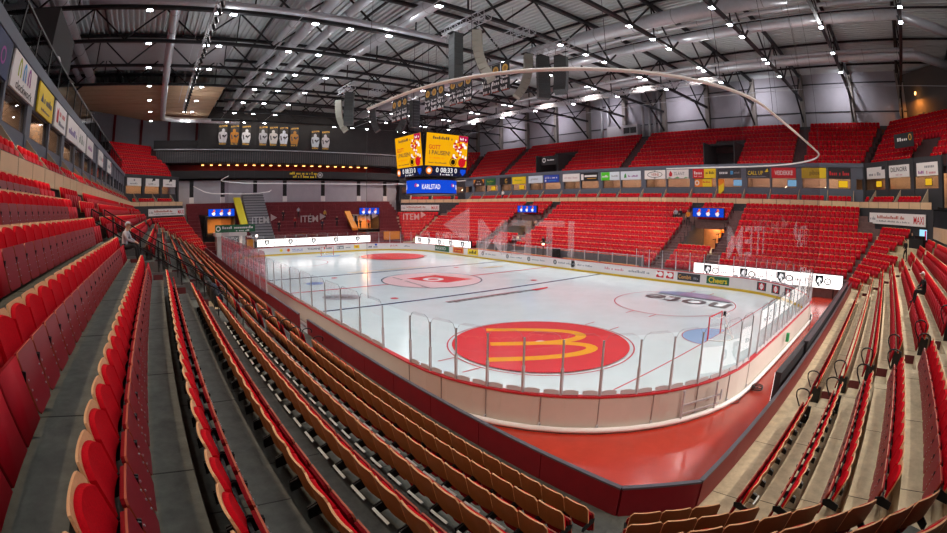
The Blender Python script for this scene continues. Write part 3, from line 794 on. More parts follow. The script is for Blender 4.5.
# ------------------------------------------------------------------ cream parapets, boxes, facades
def panels(pts, z0, z1, name, step=1.65, m=CREAM, th=.07, capm=DKGREY):
    mb = MB()
    for (x0, y0), (x1, y1) in zip(pts, pts[1:]):
        p, q = Vector((x0, y0, (z0+z1)/2)), Vector((x1, y1, (z0+z1)/2)); n = max(1, round((q-p).length/step)); d = (q-p)/n; e = d.normalized()*.03
        for i in range(n): mb.beam(p+d*i+e, p+d*(i+1)-e, th, z1-z0, 0)
        mb.beam(p, q, th*.7, z1-z0+.04, 1)
    return struct(mb, name, [m, capm])
OCT = [(27.35, 32), (27.35, -32), (19.6, -39.75)]
panels([(19.6, 39.75)]+OCT, 7.37, 7.93, 'wall_parapet_right'); panels([(-19.3, 40.05), (-27.35, 32), (-27.35, -32)], 7.37, 7.95, 'wall_parapet_left')
panels([(19.6, -39.95), (-20, -39.95)], 5.1, 6.0, 'wall_parapet_near_end')
mb = MB(); mb.box(-20, 19.6, -41.6, -41.4, 4, 11.8); struct(mb, 'wall_near_end_upper', DKGREY)
for nm, pts in (('wall_under_parapet_right', [(27.45, 32.1), (27.45, -32.1)]), ('wall_under_parapet_left', [(-27.45, 32.1), (-27.45, -32.1)])):
    mb = MB(); mb.beam((*pts[0], 6.4), (*pts[1], 6.4), .1, 1.9); struct(mb, nm, DKGREY)
for nm, a, b_ in (('wall_corner_near', (27.5, -31.95), (19.5, -39.95)), ('wall_corner_far_left', (-27.5, 31.95), (-19.3, 40.15)), ('wall_corner_far_right', (27.5, 31.95), (19.6, 39.85))):
    mb = MB(); mb.beam((*a, 5.9), (*b_, 5.9), .1, 2.9); struct(mb, nm, DKGREY)
for sx, nm in ((1, 'right'), (-1, 'left')):
    mb = MB(); mb.box(sx*27.4, sx*31.5, -34, 34, 7.4, 7.6); struct(mb, 'floor_boxes_'+nm, DKGREY)
for sx, sy in ((1, -1), (-1, 1), (1, 1)):
    q = Vector((sx, sy, 0))*R2; t = Vector((-sy*R2, sx*R2, 0))
    mb = MB(); cc = q*(59.35*R2+2.2)+t*(8.7*sx*sy); mb.obox(cc+Vector((0, 0, 7.5)), t*6.2, q*2.1, Vector((0, 0, .1))); struct(mb, 'floor_corner_boxes', DKGREY)
def wedge(mb, o, out, t):
    o, out, t = Vector(o), Vector(out), Vector(t)
    for a in (-.03, .03): pass
    vs = [o+t*a+p for a in (-.035, .035) for p in (Vector((0, 0, 7.6)), Vector((0, 0, 7.98)), out*1.1+Vector((0, 0, 9.1)), out*1.1+Vector((0, 0, 7.6)))]
    mb.add(vs, [(0, 1, 2, 3), (7, 6, 5, 4), (0, 4, 5, 1), (1, 5, 6, 2), (2, 6, 7, 3), (3, 7, 4, 0)])
WEDGE = M('partition_wood', '#b9a48c', .5)
mbR, mbL = MB(), MB()
for y in EDGES:
    wedge(mbR, (27.4, y, 0), (1, 0, 0), (0, 1, 0)); wedge(mbL, (-27.4, y, 0), (-1, 0, 0), (0, 1, 0))
struct(mbR, 'trim_partition_right', WEDGE); struct(mbL, 'trim_partition_left', WEDGE)
def facade(sx, nm):
    X0, X1 = 28.5, 28.75; mb = MB()
    mb.box(sx*X0, sx*X1, -32.5, 32.5, 7.6, 9.18); mb.box(sx*X0, sx*X1, -32.5, 32.5, 10.2, 11.78); mb.box(sx*(X0-.12), sx*(X1+.1), -32.6, 32.6, 11.4, 11.8)
    for i, y in enumerate(EDGES):
        w = .33 if i % 2 == 0 else .1; mb.box(sx*(X0-.05), sx*X1, y-w, y+w, 7.6, 11.5)
    struct(mb, 'wall_boxes_'+nm, FACADE)
    mb = MB(); mb.box(sx*31.4, sx*31.5, -34, 34, 7.6, 11.7)
    struct(mb, 'wall_box_back_'+nm, WOOD)
    mb = MB(); mb.box(sx*28.75, sx*31.5, -34, 34, 10.9, 11.0); struct(mb, 'ceiling_boxes_'+nm, DKGREY)
    for i in range(len(EDGES)-1):
        y1, y0 = EDGES[i], EDGES[i+1]; w1 = .33 if i % 2 == 0 else .1; w0 = .1 if i % 2 == 0 else .33
        if i % 2: mb = MB(); mb.box(sx*28.8, sx*31.4, y0-.05, y0+.05, 7.6, 10.9); struct(mb, 'wall_box_divider_'+nm, M('box_wall', '#7d6a58', .7))
        g = MB(); g.box(sx*28.6, sx*28.62, y0+w0, y1-w1, 9.18, 10.2); g = g.build('window_'+str(i+1), GLASSW); tag(g, kind='structure')
        f = MB(); f.box(sx*28.56, sx*28.66, y0+w0, y0+w0+.05, 9.18, 10.2); f.box(sx*28.56, sx*28.66, y1-w1-.05, y1-w1, 9.18, 10.2); f.box(sx*28.56, sx*28.66, y0+w0, y1-w1, 9.18, 9.23); f.build('window_frame', DKGREY, g)
    lamp('box_light_'+nm, (sx*30.2, 0, 10.85), 2600, .7, '#ffd4b0', sy=62)
facade(1, 'right'); facade(-1, 'left')
def cornerfacade(sx, sy, nm):
    q0 = Vector((sx, sy, 0))*R2; t = Vector((-sy*R2, sx*R2, 0)); D = 61.0*R2; c8 = t*(8.7*sx*sy)
    Z = Vector((0, 0, 1))
    class Q:
        def __mul__(s, k): return q0*k+c8
    q = Q()
    mb = MB()
    for z0, z1, e in ((7.6, 9.15, 0), (10.2, 11.8, 0), (11.4, 11.8, -.1)): mb.obox(q*(D+.12+e/2)+Z*(z0+z1)/2, t*6.0, q0*.12, Z*(z1-z0)/2)
    for s in (-5.9, -1.95, 1.95, 5.9): mb.obox(q*(D+.05)+t*s+Z*9.7, t*.25, q0*.17, Z*2.1)
    struct(mb, 'wall_boxes_'+nm, DKGREY)
    mb = MB(); mb.obox(q*(D+2.6)+Z*9.5, t*6.3, q0*.05, Z*1.9); struct(mb, 'wall_box_back_'+nm, WOOD)
    mb = MB(); mb.obox(q*(D+1.4)+Z*11.0, t*6.3, q0*1.3, Z*.04); struct(mb, 'ceiling_boxes_'+nm, DKGREY)
    for i, s in enumerate((-3.92, 0, 3.92)):
        g = MB(); g.obox(q*(D+.1)+t*s+Z*9.68, t*1.68, q0*.01, Z*.52); tag(g.build('window_'+str(30+i), GLASSW), kind='structure')
    mb = MB()
    for s in (-4.1, -.1, 3.9):
        wedge(mb, q*(59.45*R2)+t*s, q0, t)
    struct(mb, 'trim_partition_'+nm, WEDGE)
    c = q*(D+1.4)
    lamp('box_light_'+nm, (c.x, c.y, 10.9), 300, .6, '#ffcc98', sy=11, rot=(0, 0, math.atan2(t.y, t.x)-PI/2))
cornerfacade(1, -1, 'near_corner'); cornerfacade(-1, 1, 'far_left'); cornerfacade(1, 1, 'far_right')

# ------------------------------------------------------------------ upper tier steps and back wall
for b, nm in (('R', 'right'), ('L', 'left'), ('NR', 'near_corner'), ('FL', 'far_left'), ('FR', 'far_right')):
    mb = MB()
    for j in range(9):
        off = 0 if b in 'LR' else -2.5; D0, D1 = DU(j)-.7+off, DU(j)+.1+off; L0 = (32.5+.414*(.8*j-.4)) if b in 'LR' else 5.9+.414*(.8*j-.4); L1 = L0+.33
        cuts = sorted([p for p in UP_R if j < 5] if b == 'R' else [(-13.6, -7.6)]) if b in 'LR' else []
        for s0, s1 in intervals(-L0, L0, cuts):
            a0, a1 = (-L0 if s0 <= -L0+1e-6 else s0), (L0 if s1 >= L0-1e-6 else s1); c0, c1 = (-L1 if s0 <= -L0+1e-6 else s0), (L1 if s1 >= L0-1e-6 else s1)
            h = 0 if b in 'LR' else -2.33
            mb.prism([P(b, a0+h, D0), P(b, a1+h, D0), P(b, c1+h, D1), P(b, c0+h, D1)], ZU(j)-.9, ZU(j), 0)
    struct(mb, 'terrace_upper_'+nm, M('upper_terrace', '#4a3032', .85, var=.15, scale=2))
    off = 0 if b in 'LR' else -2.5; L0 = 36 if b in 'LR' else 9.0
    mb = MB(); D0 = DU(8)+.1+off; mb.prism([P(b, -L0, D0), P(b, L0, D0), P(b, L0, 21.5), P(b, -L0, 21.5)], 15.8, ZU(8)+.5, 0); struct(mb, 'floor_upper_'+nm, DKGREY)
def updoor(sx, s0, s1):
    mb = MB(); x0, x1 = 28.8, 33.2
    mb.box(sx*x1, sx*(x1+.1), s0, s1, 11, 15); mb.box(sx*x0, sx*x1, s0-.06, s0+.06, 11, 14.4); mb.box(sx*x0, sx*x1, s1-.06, s1+.06, 11, 14.4); mb.box(sx*30.8, sx*x1, s0, s1, 14.3, 14.5); mb.box(sx*x0, sx*x1, s0, s1, 10.9, 11.0)
    struct(mb, 'wall_upper_door', DARKWALL)
for s0, s1 in UP_R: updoor(1, s0, s1)
# ------------------------------------------------------------------ far end: standing terrace, gallery, fascia
mb = MB()
for k in range(14):
    D0, D1 = .05+.9*k, .05+.9*(k+1); z = .9+.52*k
    for s0, s1 in intervals(-18.5, 19.5, [(-16.5, -10.5)] if 2 < k < 11 else []):
        for a, b_ in intervals(s0, s1, [(9.2, 13.3)] if 3 < k < 9 else []): mb.prism([P('F', a, D0), P('F', b_, D0), P('F', b_, D1), P('F', a, D1)], z-.8, z)
struct(mb, 'terrace_far_end', TERRACE_RED)
mb = MB()
for k in range(20):                              # broad grey stair
    D0 = 1.2+.5*k; mb.prism([(-8.9, 32.2+D0), (-5.3, 32.2+D0), (-5.3, 32.2+D0+.52), (-8.9, 32.2+D0+.52)], .3+.41*k, 1.45+.41*k)
struct(mb, 'stairs_far_end', M('stair_grey', '#8d8d90', .8, var=.1))
mb = MB()
for k in range(20): mb.box(-8.9, -5.3, 33.38+.5*k, 33.40+.5*k, 1.33+.41*k, 1.46+.41*k)
struct(mb, 'trim_stair_nosing', M('nosing_dark', '#4c4c50', .8))
for k, d in enumerate((2.2, 4.6, 7.0, 9.4)):
    for x0, x1 in ((-4.9, 7.6), (13.5, 16.5)):
        mb = MB(); y = 32.2+d; z = .9+.52*round(d/.9); mb.beam((x0, y, z+1.0), (x1, y, z+1.0), .05)
        n = 6
        for i in range(n+1): x = x0+(x1-x0)*i/n; mb.beam((x, y, z-.2), (x, y, z+1.0), .045)
        tag(mb.build('crush_barrier', M('barrier_red', '#7a2a2e', .5)), f'dark red tube crush barrier, {orders(k)} up the far terrace, {"beside the grey stair" if x0 < 0 else "right of the passage"}', 'barrier', 'crush barriers on the far terrace')
def yellowwall(pts, th, lab, m):
    mb = MB(); mb.plate(pts[0], pts[1], pts[2], pts[3], pts[4], th); tag(mb.build('stair_wall', m), lab, 'stair wall')
yellowwall(([(0, 0), (7.5, 4.5), (7.5, 4.9), (0, .4)], (-9.3, 35, 3.6), (0, 1, 0), (0, 0, 1), (1, 0, 0)), 1.2, 'tall yellow sloping wall beside the broad grey stair of the far terrace', M('stair_yellow', '#cfc020', .5))
yellowwall(([(0, 0), (3.2, 2.7), (3.2, 3.1), (0, .4)], (8.8, 35.0, 2.9), (0, 1, 0), (0, 0, 1), (1, 0, 0)), 1.0, 'orange sloping wall beside the lit passage in the far terrace', ORANGE)
mb = MB(); mb.box(-10.3, -9.2, 31.7, 32.0, .2, 2.3); tag(mb.build('gate_board', ORANGE), 'orange gate board standing at the foot of the grey stair', 'gate panel')
mb = MB(); mb.box(12.6, 15.5, 33.0, 33.3, 1.3, 2.6); tag(mb.build('gate_board', ORANGE), 'orange board right of the lit passage in the far terrace', 'gate panel')
def farpass(x0, x1, z0, z1, y0, y1, nm, lab):
    mb = MB(); mb.box(x0, x1, y1, y1+.1, z0-.5, z1+.2); struct(mb, 'wall_'+nm, M('warm_plaster', '#c9a27a', .7, var=.15, scale=1.5))
    mb = MB(); mb.box(x0-.1, x0, y0, y1, z0-.5, z1); mb.box(x1, x1+.1, y0, y1, z0-.5, z1); mb.box(x0, x1, y0, y1, z1, z1+.12); mb.box(x0, x1, y0, y1, z0-.12, z0); struct(mb, 'wall_side_'+nm, DARKWALL)
    lamp(nm+'_light', ((x0+x1)/2, y0+1.2, z1-.1), 260, 1.4, '#ffb060')
    bluesign(((x0+x1)/2, y0-.3, z1+.75), (1, 0, 0), x1-x0-.3, 1.05, lab)
farpass(9.3, 13.2, 3.0, 5.2, 36.0, 39.2, 'passage_far_right', 'blue display with three logos over the lit passage in the far terrace')
farpass(-15.6, -11.2, 3.0, 5.4, 36.5, 40.5, 'passage_far_left', 'blue display with three logos above the booth with the green sign')
# grey wall with dark doorways, then the gallery
mb = MB(); mb.box(-21.5, 21.5, 45, 45.3, 5, 11.5); struct(mb, 'wall_gallery_lower', GREYWALL)
for i, x in enumerate((-17.5, -12.0, -6.2, -.8, 6.4, 13.5, 19)):
    d = MB(); d.box(x-.35, x+.35, 44.93, 45.0, 8.0, 11.4); tag(d.build(f'door_{i+1}', BLACK), kind='structure')
    d = MB(); d.box(x-.4, x+.4, 44.8, 44.97, 7.75, 8.7); tag(d.build('cabinet', WHITE), f'white cabinet under the {orders(i)} dark slot of the far grey wall', 'cabinet', 'cabinets along the far grey wall')
mb = MB(); mb.box(-21.5, 22, 44.4, 48, 11.45, 11.75); mb.box(-21.5, 22, 44.4, 44.6, 11.45, 13.0); struct(mb, 'wall_gallery_front', DARKWALL)
mb = MB(); mb.box(-21.5, 22, 47.9, 48.1, 11.5, 14.4); struct(mb, 'wall_gallery_back', M('gallery_red', '#7a1820', .7))
mb = MB(); mb.box(-24, 24, 45.2, 48.1, 14.3, 14.5); mb.box(-24, 24, 45.2, 45.4, 14.3, 16.5)
struct(mb, 'wall_gallery_slats', DKGREY)
mb = MB(); x = -24
while x < 24: mb.box(x, x+.16, 45.1, 45.2, 14.35, 16.5); x += .42
struct(mb, 'trim_slats', M('slat_grey', '#4c494b', .6))
mb = MB(); mb.box(-24.5, 24.5, 44.8, 45.4, 16.5, 16.62); struct(mb, 'trim_gallery_ledge', ALU)
mb = MB(); mb.box(-16.5, 24.5, 45.6, 45.9, 16.6, 24); struct(mb, 'wall_fascia_far', M('fascia_black', '#2a2829', .8, var=.2, scale=.6))
mb = MB(); mb.box(-24.5, -16.5, 46, 46.2, 16.6, 18.2); struct(mb, 'wall_fascia_far_low', DARKWALL)
for i in range(21):
    x = -15.5+1.55*i; r = thing('gallery_lamp', f'small warm lamp under the gallery roof, {orders(i)} of the row', 'lamp', (x, 46.2, 14.0), 'gallery lamps')
    mb = MB(); mb.box(x-.07, x+.07, 46.13, 46.27, 14.12, 14.3); mb.build('housing', BLACK, r)
    mb = MB(); mb.box(x-.2, x+.2, 46.0, 46.35, 14.02, 14.12); mb.build('bulb', WARM, r)
lamp('gallery_light', (0, 46.6, 14.2), 60, .3, '#ff9a60', sy=36, rot=(0, 0, PI/2))
sign('gallery_banner', 'black gallery banner with two lines of yellow letters and a round crest', 'banner', (2.9, 44.27, 12.35), (1, 0, 0), 6.6, 1.15, BLKP, [('s', 41, 17, -.4, .28, 5.2, .46, YEL), ('s', 42, 14, -.2, -.28, 4.4, .46, YEL), ('e', 2.7, 0, 1.0, 1.0, ALU), ('g', 2.7, 0, .7, .7, .12, BLKP)])
# player portraits
px = [-12.2, -10.1, -8.0, -4.9, -3.0, -1.1, .9, 4.9, 6.9]
SUIT = ['#d8d8dc', '#c8842c', '#e6e6e8', '#b8b8be', '#cfc8c4', '#d4dae6', '#b88038', '#c4ccd4', '#c8c4c8']
for i, x in enumerate(px):
    top = 20.95 if i < 7 else 20.6; c = Vector((x, 45.3, top-1.9)); m = M(f'portrait_{i}', SUIT[i], .7)
    t = thing('portrait_banner', f'black banner with a player figure, {orders(i)} from the corner with the beige ceiling', 'banner', c, 'player banners on the far wall')
    F = Face(c, (1, 0, 0), (0, 0, 1)); b = MB(); b.obox(c+Vector((0, .02, 0)), F.u*.82, F.v*1.9, F.n*.015); b.build('cloth', BLKP, t)
    r = random.Random(i)
    F.rect(0, -.05, 1.5, 2.9, M('portrait_ground', '#403c3a', .7)); F.poly([(-.7, 1.35), (.75, 1.5), (.7, 1.75), (-.7, 1.62)], GOLD); F.scrib(50+i, 6, 0, 1.55, 1.2, .24, BLKP)
    F.ell(r.uniform(-.1, .1), .82, .56, .62, m); F.poly([(-.72, .45), (-.3, .62), (.3, .62), (.72, .45), (.8, -.3), (.6, -1.25), (-.6, -1.25), (-.8, -.3)], m)
    F.poly([(-.65, .1), (-.45, .15), (-.3, -.6), (-.5, -.7)], M('portrait_shade', '#55545a', .7)); F.poly([(.1, -.2), (.62, .2), (.7, 0), (.2, -.5)], M('portrait_shade', '#55545a', .7)); F.ell(.05, -.1, .34, .34, BLKP)
    F.scrib(70+i, 6, 0, -1.42, 1.2, .36, GOLD); F.build(t, 'print')
# booth by the far left corner with the green sign
t = thing('gate_booth', 'pale booth with an open front at the far corner of the rink', 'booth', (-13.2, 32.5, 0))
mb = MB(); mb.box(-14.8, -14.0, 31.2, 33.6, 0, 2.9); mb.build('side_wall', M('booth_grey', '#b9b6b2', .6), t); mb = MB(); mb.box(-11.1, -10.6, 31.2, 33.6, 0, 2.9); mb.build('side_wall', M('booth_grey', '#b9b6b2', .6), t)
mb = MB(); mb.box(-15.0, -10.4, 31.1, 33.8, 2.9, 3.4); mb.build('roof', M('booth_white', '#d9d6d2', .6), t)
mb = MB(); mb.box(-14.0, -11.1, 33.5, 33.6, 0, 2.9); mb.build('rear_wall', DKGREY, t)
sign('booth_sign', 'dark green sign with white lettering on the booth roof', 'sign', (-12.1, 31.0, 3.95), (1, 0, 0), 5.9, 1.05, DKGREEN, [('g', -2.5, 0, .7, .7, .12, WHITE), ('s', 61, 15, .4, .14, 4.6, .34, WHITE), ('s', 62, 8, 1.2, -.3, 2.2, .22, WHITE)])
lamp('booth_light', (-13.2, 32.6, 2.8), 120, 1.5, '#fff0e8')
mb = MB(); mb.box(-9.3, -8.9, 31.0, 31.3, 0, 2.0); tag(mb.build('door_post', BLACKMATTE), 'narrow black door at the corner end of the far boards', 'door')
mb = MB(); mb.box(-8.95, -8.75, 31.6, 31.8, .9, 2.9); mb.box(-9.05, -8.65, 31.5, 31.75, 2.6, 2.95); tag(mb.build('goal_light_post', [ALU]), 'post carrying a small light at the end of the far display', 'post')
mb = MB(); mb.box(-9.0, -8.7, 31.46, 31.5, 2.62, 2.92); tag(mb.build('goal_light', emis('goal_glow', '#ffe8e0', 5)), 'bright small light on the post at the end of the far display', 'light')

# ------------------------------------------------------------------ white display boards
LION = M('crest_black', '#26262a', .5)
LEDGREY = emis('led_print_mid', '#8a8688', .35); LEDNAVY = emis('led_print_dark', '#2a2a32', .3)
def display(c, u, w, h, label, reps):
    t = thing('display_board', label, 'display board', c); F = Face(c, u, (0, 0, 1))
    mb = MB(); mb.obox(Vector(c)-F.n*.12, F.u*(w/2+.06), F.v*(h/2+.05), F.n*.11); mb.build('housing', DKGREY, t)
    mb = MB(); mb.obox(Vector(c), F.u*w/2, F.v*h/2, F.n*.01); mb.build('screen', LEDW, t)
    F.c = F.c+F.n*.01
    for i in range(reps):
        x = -w/2+w*(i+.5)/reps; q = w/reps
        F.scrib(80+i, 5, x-q*.36, h*.28, q*.12, h*.1, LEDNAVY); F.scrib(90+i, 4, x-q*.36, h*.08, q*.12, h*.12, LEDNAVY)
        sx = x-q*.1
        F.poly([(sx-h*.36, h*.42), (sx+h*.36, h*.42), (sx+h*.36, -h*.05), (sx, -h*.46), (sx-h*.36, -h*.05)], LEDNAVY)
        F.poly([(sx-h*.2, h*.05), (sx-h*.05, h*.3), (sx+h*.2, h*.22), (sx+h*.24, -.02*h), (sx+h*.05, h*.1), (sx+h*.16, -h*.18), (sx, -h*.34), (sx-h*.02, -h*.08), (sx-h*.18, -h*.12)], LEDWH)
        F.ring(x+q*.12, 0, h*.66, h*.54, h*.1, LEDNAVY); F.poly([(x+q*.12-h*.28, h*.05), (x+q*.12, -h*.1), (x+q*.12+h*.28, h*.05), (x+q*.12, -h*.02)], LEDGREY)
        if i+1 < reps: F.scrib(100+i, 3, x+q*.36, -.05*h, q*.16, h*.2, LEDNAVY)
    F.build(t, 'print')
display((16.38, -24.2, 1.32), (0, -1, 0), 14.3, 1.05, 'long white lit display with lion crests and winged ring logos by the tunnel', 4)
display((16.38, 22.4, 1.32), (0, -1, 0), 14.2, 1.05, 'long white lit display with crests at the far end of the red stand', 5)
display((.4, 31.88, 1.68), (1, 0, 0), 18.2, 1.0, 'long white lit display with crests behind the far end boards', 5)
display((3.0, -31.69, 1.06), (-1, 0, 0), 23.0, 1.0, 'long white lit display facing the near boards along the end stand wall', 5)
# tunnel mouth
mb = MB(); mb.box(16.62, 20, -32.0, -30.6, -.02, .02); struct(mb, 'floor_tunnel', FLOOR_RED)
mb = MB(); mb.box(19.9, 20, -32.2, -30.4, 0, .8); mb.box(16.6, 20, -30.6, -30.5, 0, .8); struct(mb, 'wall_tunnel', BLACKMATTE)

# ------------------------------------------------------------------ benches on the far long side
mb = MB(); mb.box(16.45, 16.6, -11.5, 14, .8, .9)
t = thing('bench_barrier', 'grey barrier with pale posts along the players benches', 'barrier', (16.5, 1, 0))
mb = MB(); mb.box(16.42, 16.5, -11.5, 14, .0, 1.85); mb.build('panel', M('barrier_grey', '#6a6f76', .5, var=.15, scale=5), t)
for i in range(15):
    y = -11.4+1.8*i; mb = MB(); mb.box(16.3, 16.4, y-.05, y+.05, 0, 2.1); mb.build('post', ALU, t)
mb = MB(); mb.beam((16.35, -11.5, 2.0), (16.35, 14, 2.0), .06); mb.build('rail', ALU, t)
for i, (y0, y1) in enumerate(((-11.2, -6.6), (-6.2, -1.6), (.2, 4.6), (5.0, 9.2), (9.6, 13.6))):
    t = thing('team_bench', f'wooden team bench behind the far boards, {orders(i)} from the tunnel end', 'bench', (15.9, (y0+y1)/2, 0), 'team benches')
    mb = MB(); mb.box(15.7, 16.1, y0, y1, 1.05, 1.12); mb.build('seat', M('bench_orange', '#c98a50', .5), t)
    mb = MB(); mb.box(15.85, 15.95, y0+.2, y0+.3, 0, 1.05); mb.box(15.85, 15.95, y1-.3, y1-.2, 0, 1.05); mb.build('trestle', ALU_DK, t)
mb = MB(); mb.box(15.6, 16.2, -.9, -.2, 0, 2.0); tag(mb.build('bench_partition', BLACKMATTE), 'black partition between the two team benches', 'door')
mb = MB(); mb.box(15.75, 15.95, 1.3, 1.5, 2.3, 2.5); tag(mb.build('bench_light', emis('bench_glow', '#ffd8b0', 5)), 'bright small light above the middle of the benches', 'light')
mb = MB(); mb.box(15.82, 15.88, 1.37, 1.43, 0, 2.3); tag(mb.build('light_post', BLACK), 'thin black post carrying the bright bench light', 'post')
# ------------------------------------------------------------------ suite signs
SX = 28.38
def rsign(y1, y0, lab, bg, items, h=1.08, z=10.76): sign('box_sign', lab, 'sign', (SX, (y1+y0)/2, z), (0, -1, 0), y1-y0, h, bg, items, 'sponsor signs over the opposite boxes')
rsign(29.7, 26.9, 'dark brown sign with white letters and orange corners, far box row end', M('umber_print', '#3a2620', .5), [('p', [(-1.4, .54), (-.8, .54), (-1.4, -.2)], ORANGE), ('p', [(1.4, .54), (.8, .54), (1.4, -.2)], ORANGE), ('s', 1, 5, 0, -.2, 1.4, .3, WHITE), ('s', 2, 4, 0, .2, .8, .16, WHITE)])
rsign(26.4, 24.0, 'dark green sign with yellow-green letters over a box', DKGREEN, [('s', 3, 6, 0, .1, 1.6, .3, OLIVE), ('s', 4, 3, 0, -.25, .5, .2, OLIVE)])
rsign(22.9, 20.3, 'black sign with a single gold letter G over a box', BLKP, [('t', 'G', .25, 0, .55, .75, GOLD)])
rsign(19.9, 16.9, 'plain bright yellow sign with small dark letters over a box', YEL, [('s', 5, 10, 0, .05, 1.9, .26, OLIVE)])
rsign(16.25, 13.3, 'pale blue sign with thin grey-blue letters over a box', M('pale_blue_print', '#d5e2f0', .5), [('t', 'pretex', -.2, 0, 1.5, .4, GREYTXT)])
rsign(13.0, 10.1, 'blue sign with white headline over a box', BLUE, [('s', 7, 9, 0, .16, 2.4, .3, WHITE), ('e', -1.1, -.28, .26, .3, WHITE), ('s', 8, 8, .2, -.28, 1.6, .14, CYANP)])
rsign(9.3, 6.25, 'off-white sign with faint pink-grey letters over a box', WHITE, [('s', 9, 13, 0, 0, 2.4, .26, M('faint_print', '#c9a8b0', .5))])
rsign(6.05, 3.1, 'black sign with white stripes and a white square over a box', BLKP, [('r', -1.15, 0, .45, .8, WHITE), ('r', .3, .12, 2.1, .24, WHITE), ('r', .5, -.22, 1.6, .08, GOLD)])
rsign(2.5, -.5, 'half green half pale sign over a box', M('ice_print', '#dfeaf6', .5), [('r', -.75, 0, 1.4, 1.06, M('bright_green_print', '#52d41e', .5)), ('s', 10, 4, -.75, 0, 1.0, .32, WHITE), ('s', 11, 7, .8, 0, 1.1, .18, GREYTXT)])
rsign(-.7, -3.8, 'white sign with a small green leaf mark and grey word over a box', M('ice_print', '#dfeaf6', .5), [('p', [(-1.0, -.3), (-.6, -.25), (-.75, .3), (-.95, .1)], GREEN), ('s', 12, 8, .4, -.08, 1.5, .24, PURPLE)])
rsign(-4.4, -7.4, 'white sign with a word inside a long oval over a box', WHITE, [('g', 0, 0, 2.2, .75, .07, BLKP), ('t', 'VENI', 0, 0, 1.1, .34, M('rust_print', '#b84a30', .5)), ('p', [(-.2, .48), (.2, .48), (0, .38)], BLKP), ('p', [(-.2, -.48), (.2, -.48), (0, -.38)], BLKP)])
rsign(-7.6, -10.65, 'white sign with a red flame mark and green hills over a box', WHITE, [('p', [(-1.1, -.3), (-.75, -.25), (-.7, .1), (-.95, .42), (-1.2, .0)], RED), ('t', 'TLANT', .25, .04, 1.5, .36, GREYTXT), ('p', [(-1.5, -.5), (-1.1, -.36), (-.7, -.5)], GREEN), ('p', [(-.5, -.5), (.0, -.3), (.4, -.5)], GREEN), ('p', [(.8, -.5), (1.2, -.36), (1.5, -.5)], GREEN)])
rsign(-11.25, -12.7, 'red sign half with white letters beside the yellow one over a box', RED, [('s', 13, 4, 0, .1, 1.1, .36, WHITE), ('s', 14, 6, 0, -.3, 1.1, .12, WHITE)])
rsign(-12.75, -14.3, 'yellow sign half with dark letters beside the red one over a box', YEL, [('s', 15, 6, 0, .08, 1.1, .3, BLKP)])
rsign(-14.55, -17.5, 'dark grey sign with white letters and a pale square over a box', DKGREY, [('s', 16, 5, -.7, .1, 1.1, .38, WHITE), ('r', .35, .05, .34, .4, CYANP), ('s', 17, 4, 1.0, .05, .7, .2, GREYTXT)])
rsign(-18.2, -21.1, 'dark sign reading CALL UP in yellow with a flash mark', DKGREY, [('t', 'CALL UP', -.3, .0, 1.9, .44, YEL), ('p', [(.85, .1), (1.3, .1), (1.2, .5)], YEL), ('s', 18, 14, -.1, -.4, 2.4, .12, GREYTXT)])
rsign(-21.35, -24.3, 'red sign reading VEIDEKKE in white', RED, [('t', 'VEIDEKKE', 0, 0, 2.2, .46, WHITE)])
rsign(-25.0, -27.95, 'mustard and yellow sign with one dark lower-case word', M('mustard_print', '#b89a18', .5), [('r', 1.05, 0, .84, 1.06, YEL), ('t', 'pibox', .1, -.02, 1.2, .6, M('bronze_print', '#6a5410', .5))])
rsign(-28.2, -30.9, 'near-black sign with bold red letters at the corner end', M('char_print', '#241c1e', .5), [('s', 20, 9, 0, 0, 2.4, .42, RED)])
def csign(sx, sy, s, w, lab, items, bg=WHITE, z=10.75, h=1.1, D=60.85, nm='corner_sign', g='signs over the corner boxes'):
    q = Vector((sx, sy, 0))*R2; t = Vector((-sy*R2, sx*R2, 0)); c = q*(D*R2)+t*(s+8.7*sx*sy); c.z = z
    n = -q; u = Vector((0, 0, 1)).cross(n)
    return sign(nm, lab, 'sign', c, u, w, h, bg, items, g)
BLACKBOX = [('r', 1.0, .42, .7, .3, BLACK)]
csign(1, -1, 3.7, 3.1, 'white sign with one grey italic word over the corner boxes, beside the dark red letters', [('s', 30, 8, -.1, -.1, 2.2, .34, GREYTXT), ('r', 1.25, .4, .6, .3, BLACK)])
csign(1, -1, .0, 3.1, 'white sign with big dark letters over the middle corner box', [('t', 'DILINORR', 0, .16, 2.5, .42, BLKP), ('s', 31, 7, .1, -.3, 1.2, .18, M('faint_print', '#c9a8b0', .5))])
csign(1, -1, -4.2, 3.1, 'white sign with two handwritten names over the last corner box', [('s', 32, 6, .3, .24, 1.4, .3, GREYTXT), ('s', 33, 4, -.9, -.25, .8, .24, PURPLE), ('s', 34, 7, .5, -.28, 1.3, .26, M('rose_print', '#d08088', .5))])
for i, s in enumerate((3.9, 0, -3.9)): csign(-1, 1, s, 2.9, f'white sign over the far corner boxes, {orders(i)} from the near boxes', [('s', 35+i, 6, -.1, -.2, 1.6, .2, GREYTXT), ('e', 0, .25, .3, .3, GREYTXT)]+([('r', .3, .4, .6, .3, BLACK)] if i else []))
def maxi(sx, sy, s, w, lab): csign(sx, sy, s, w, lab, [('s', 44, 24, -.1*w, .14, w*.5, .28, M('rust_print', '#b84a30', .5)), ('s', 45, 34, -.06*w, -.22, w*.6, .14, GREYTXT), ('t', 'MAXI', .39*w, 0, w*.17, .62, RED), ('s', 46, 5, -.43*w, .0, w*.1, .3, GREYTXT)], WHITE, 6.45, 1.0, 59.1, 'long_banner', None)
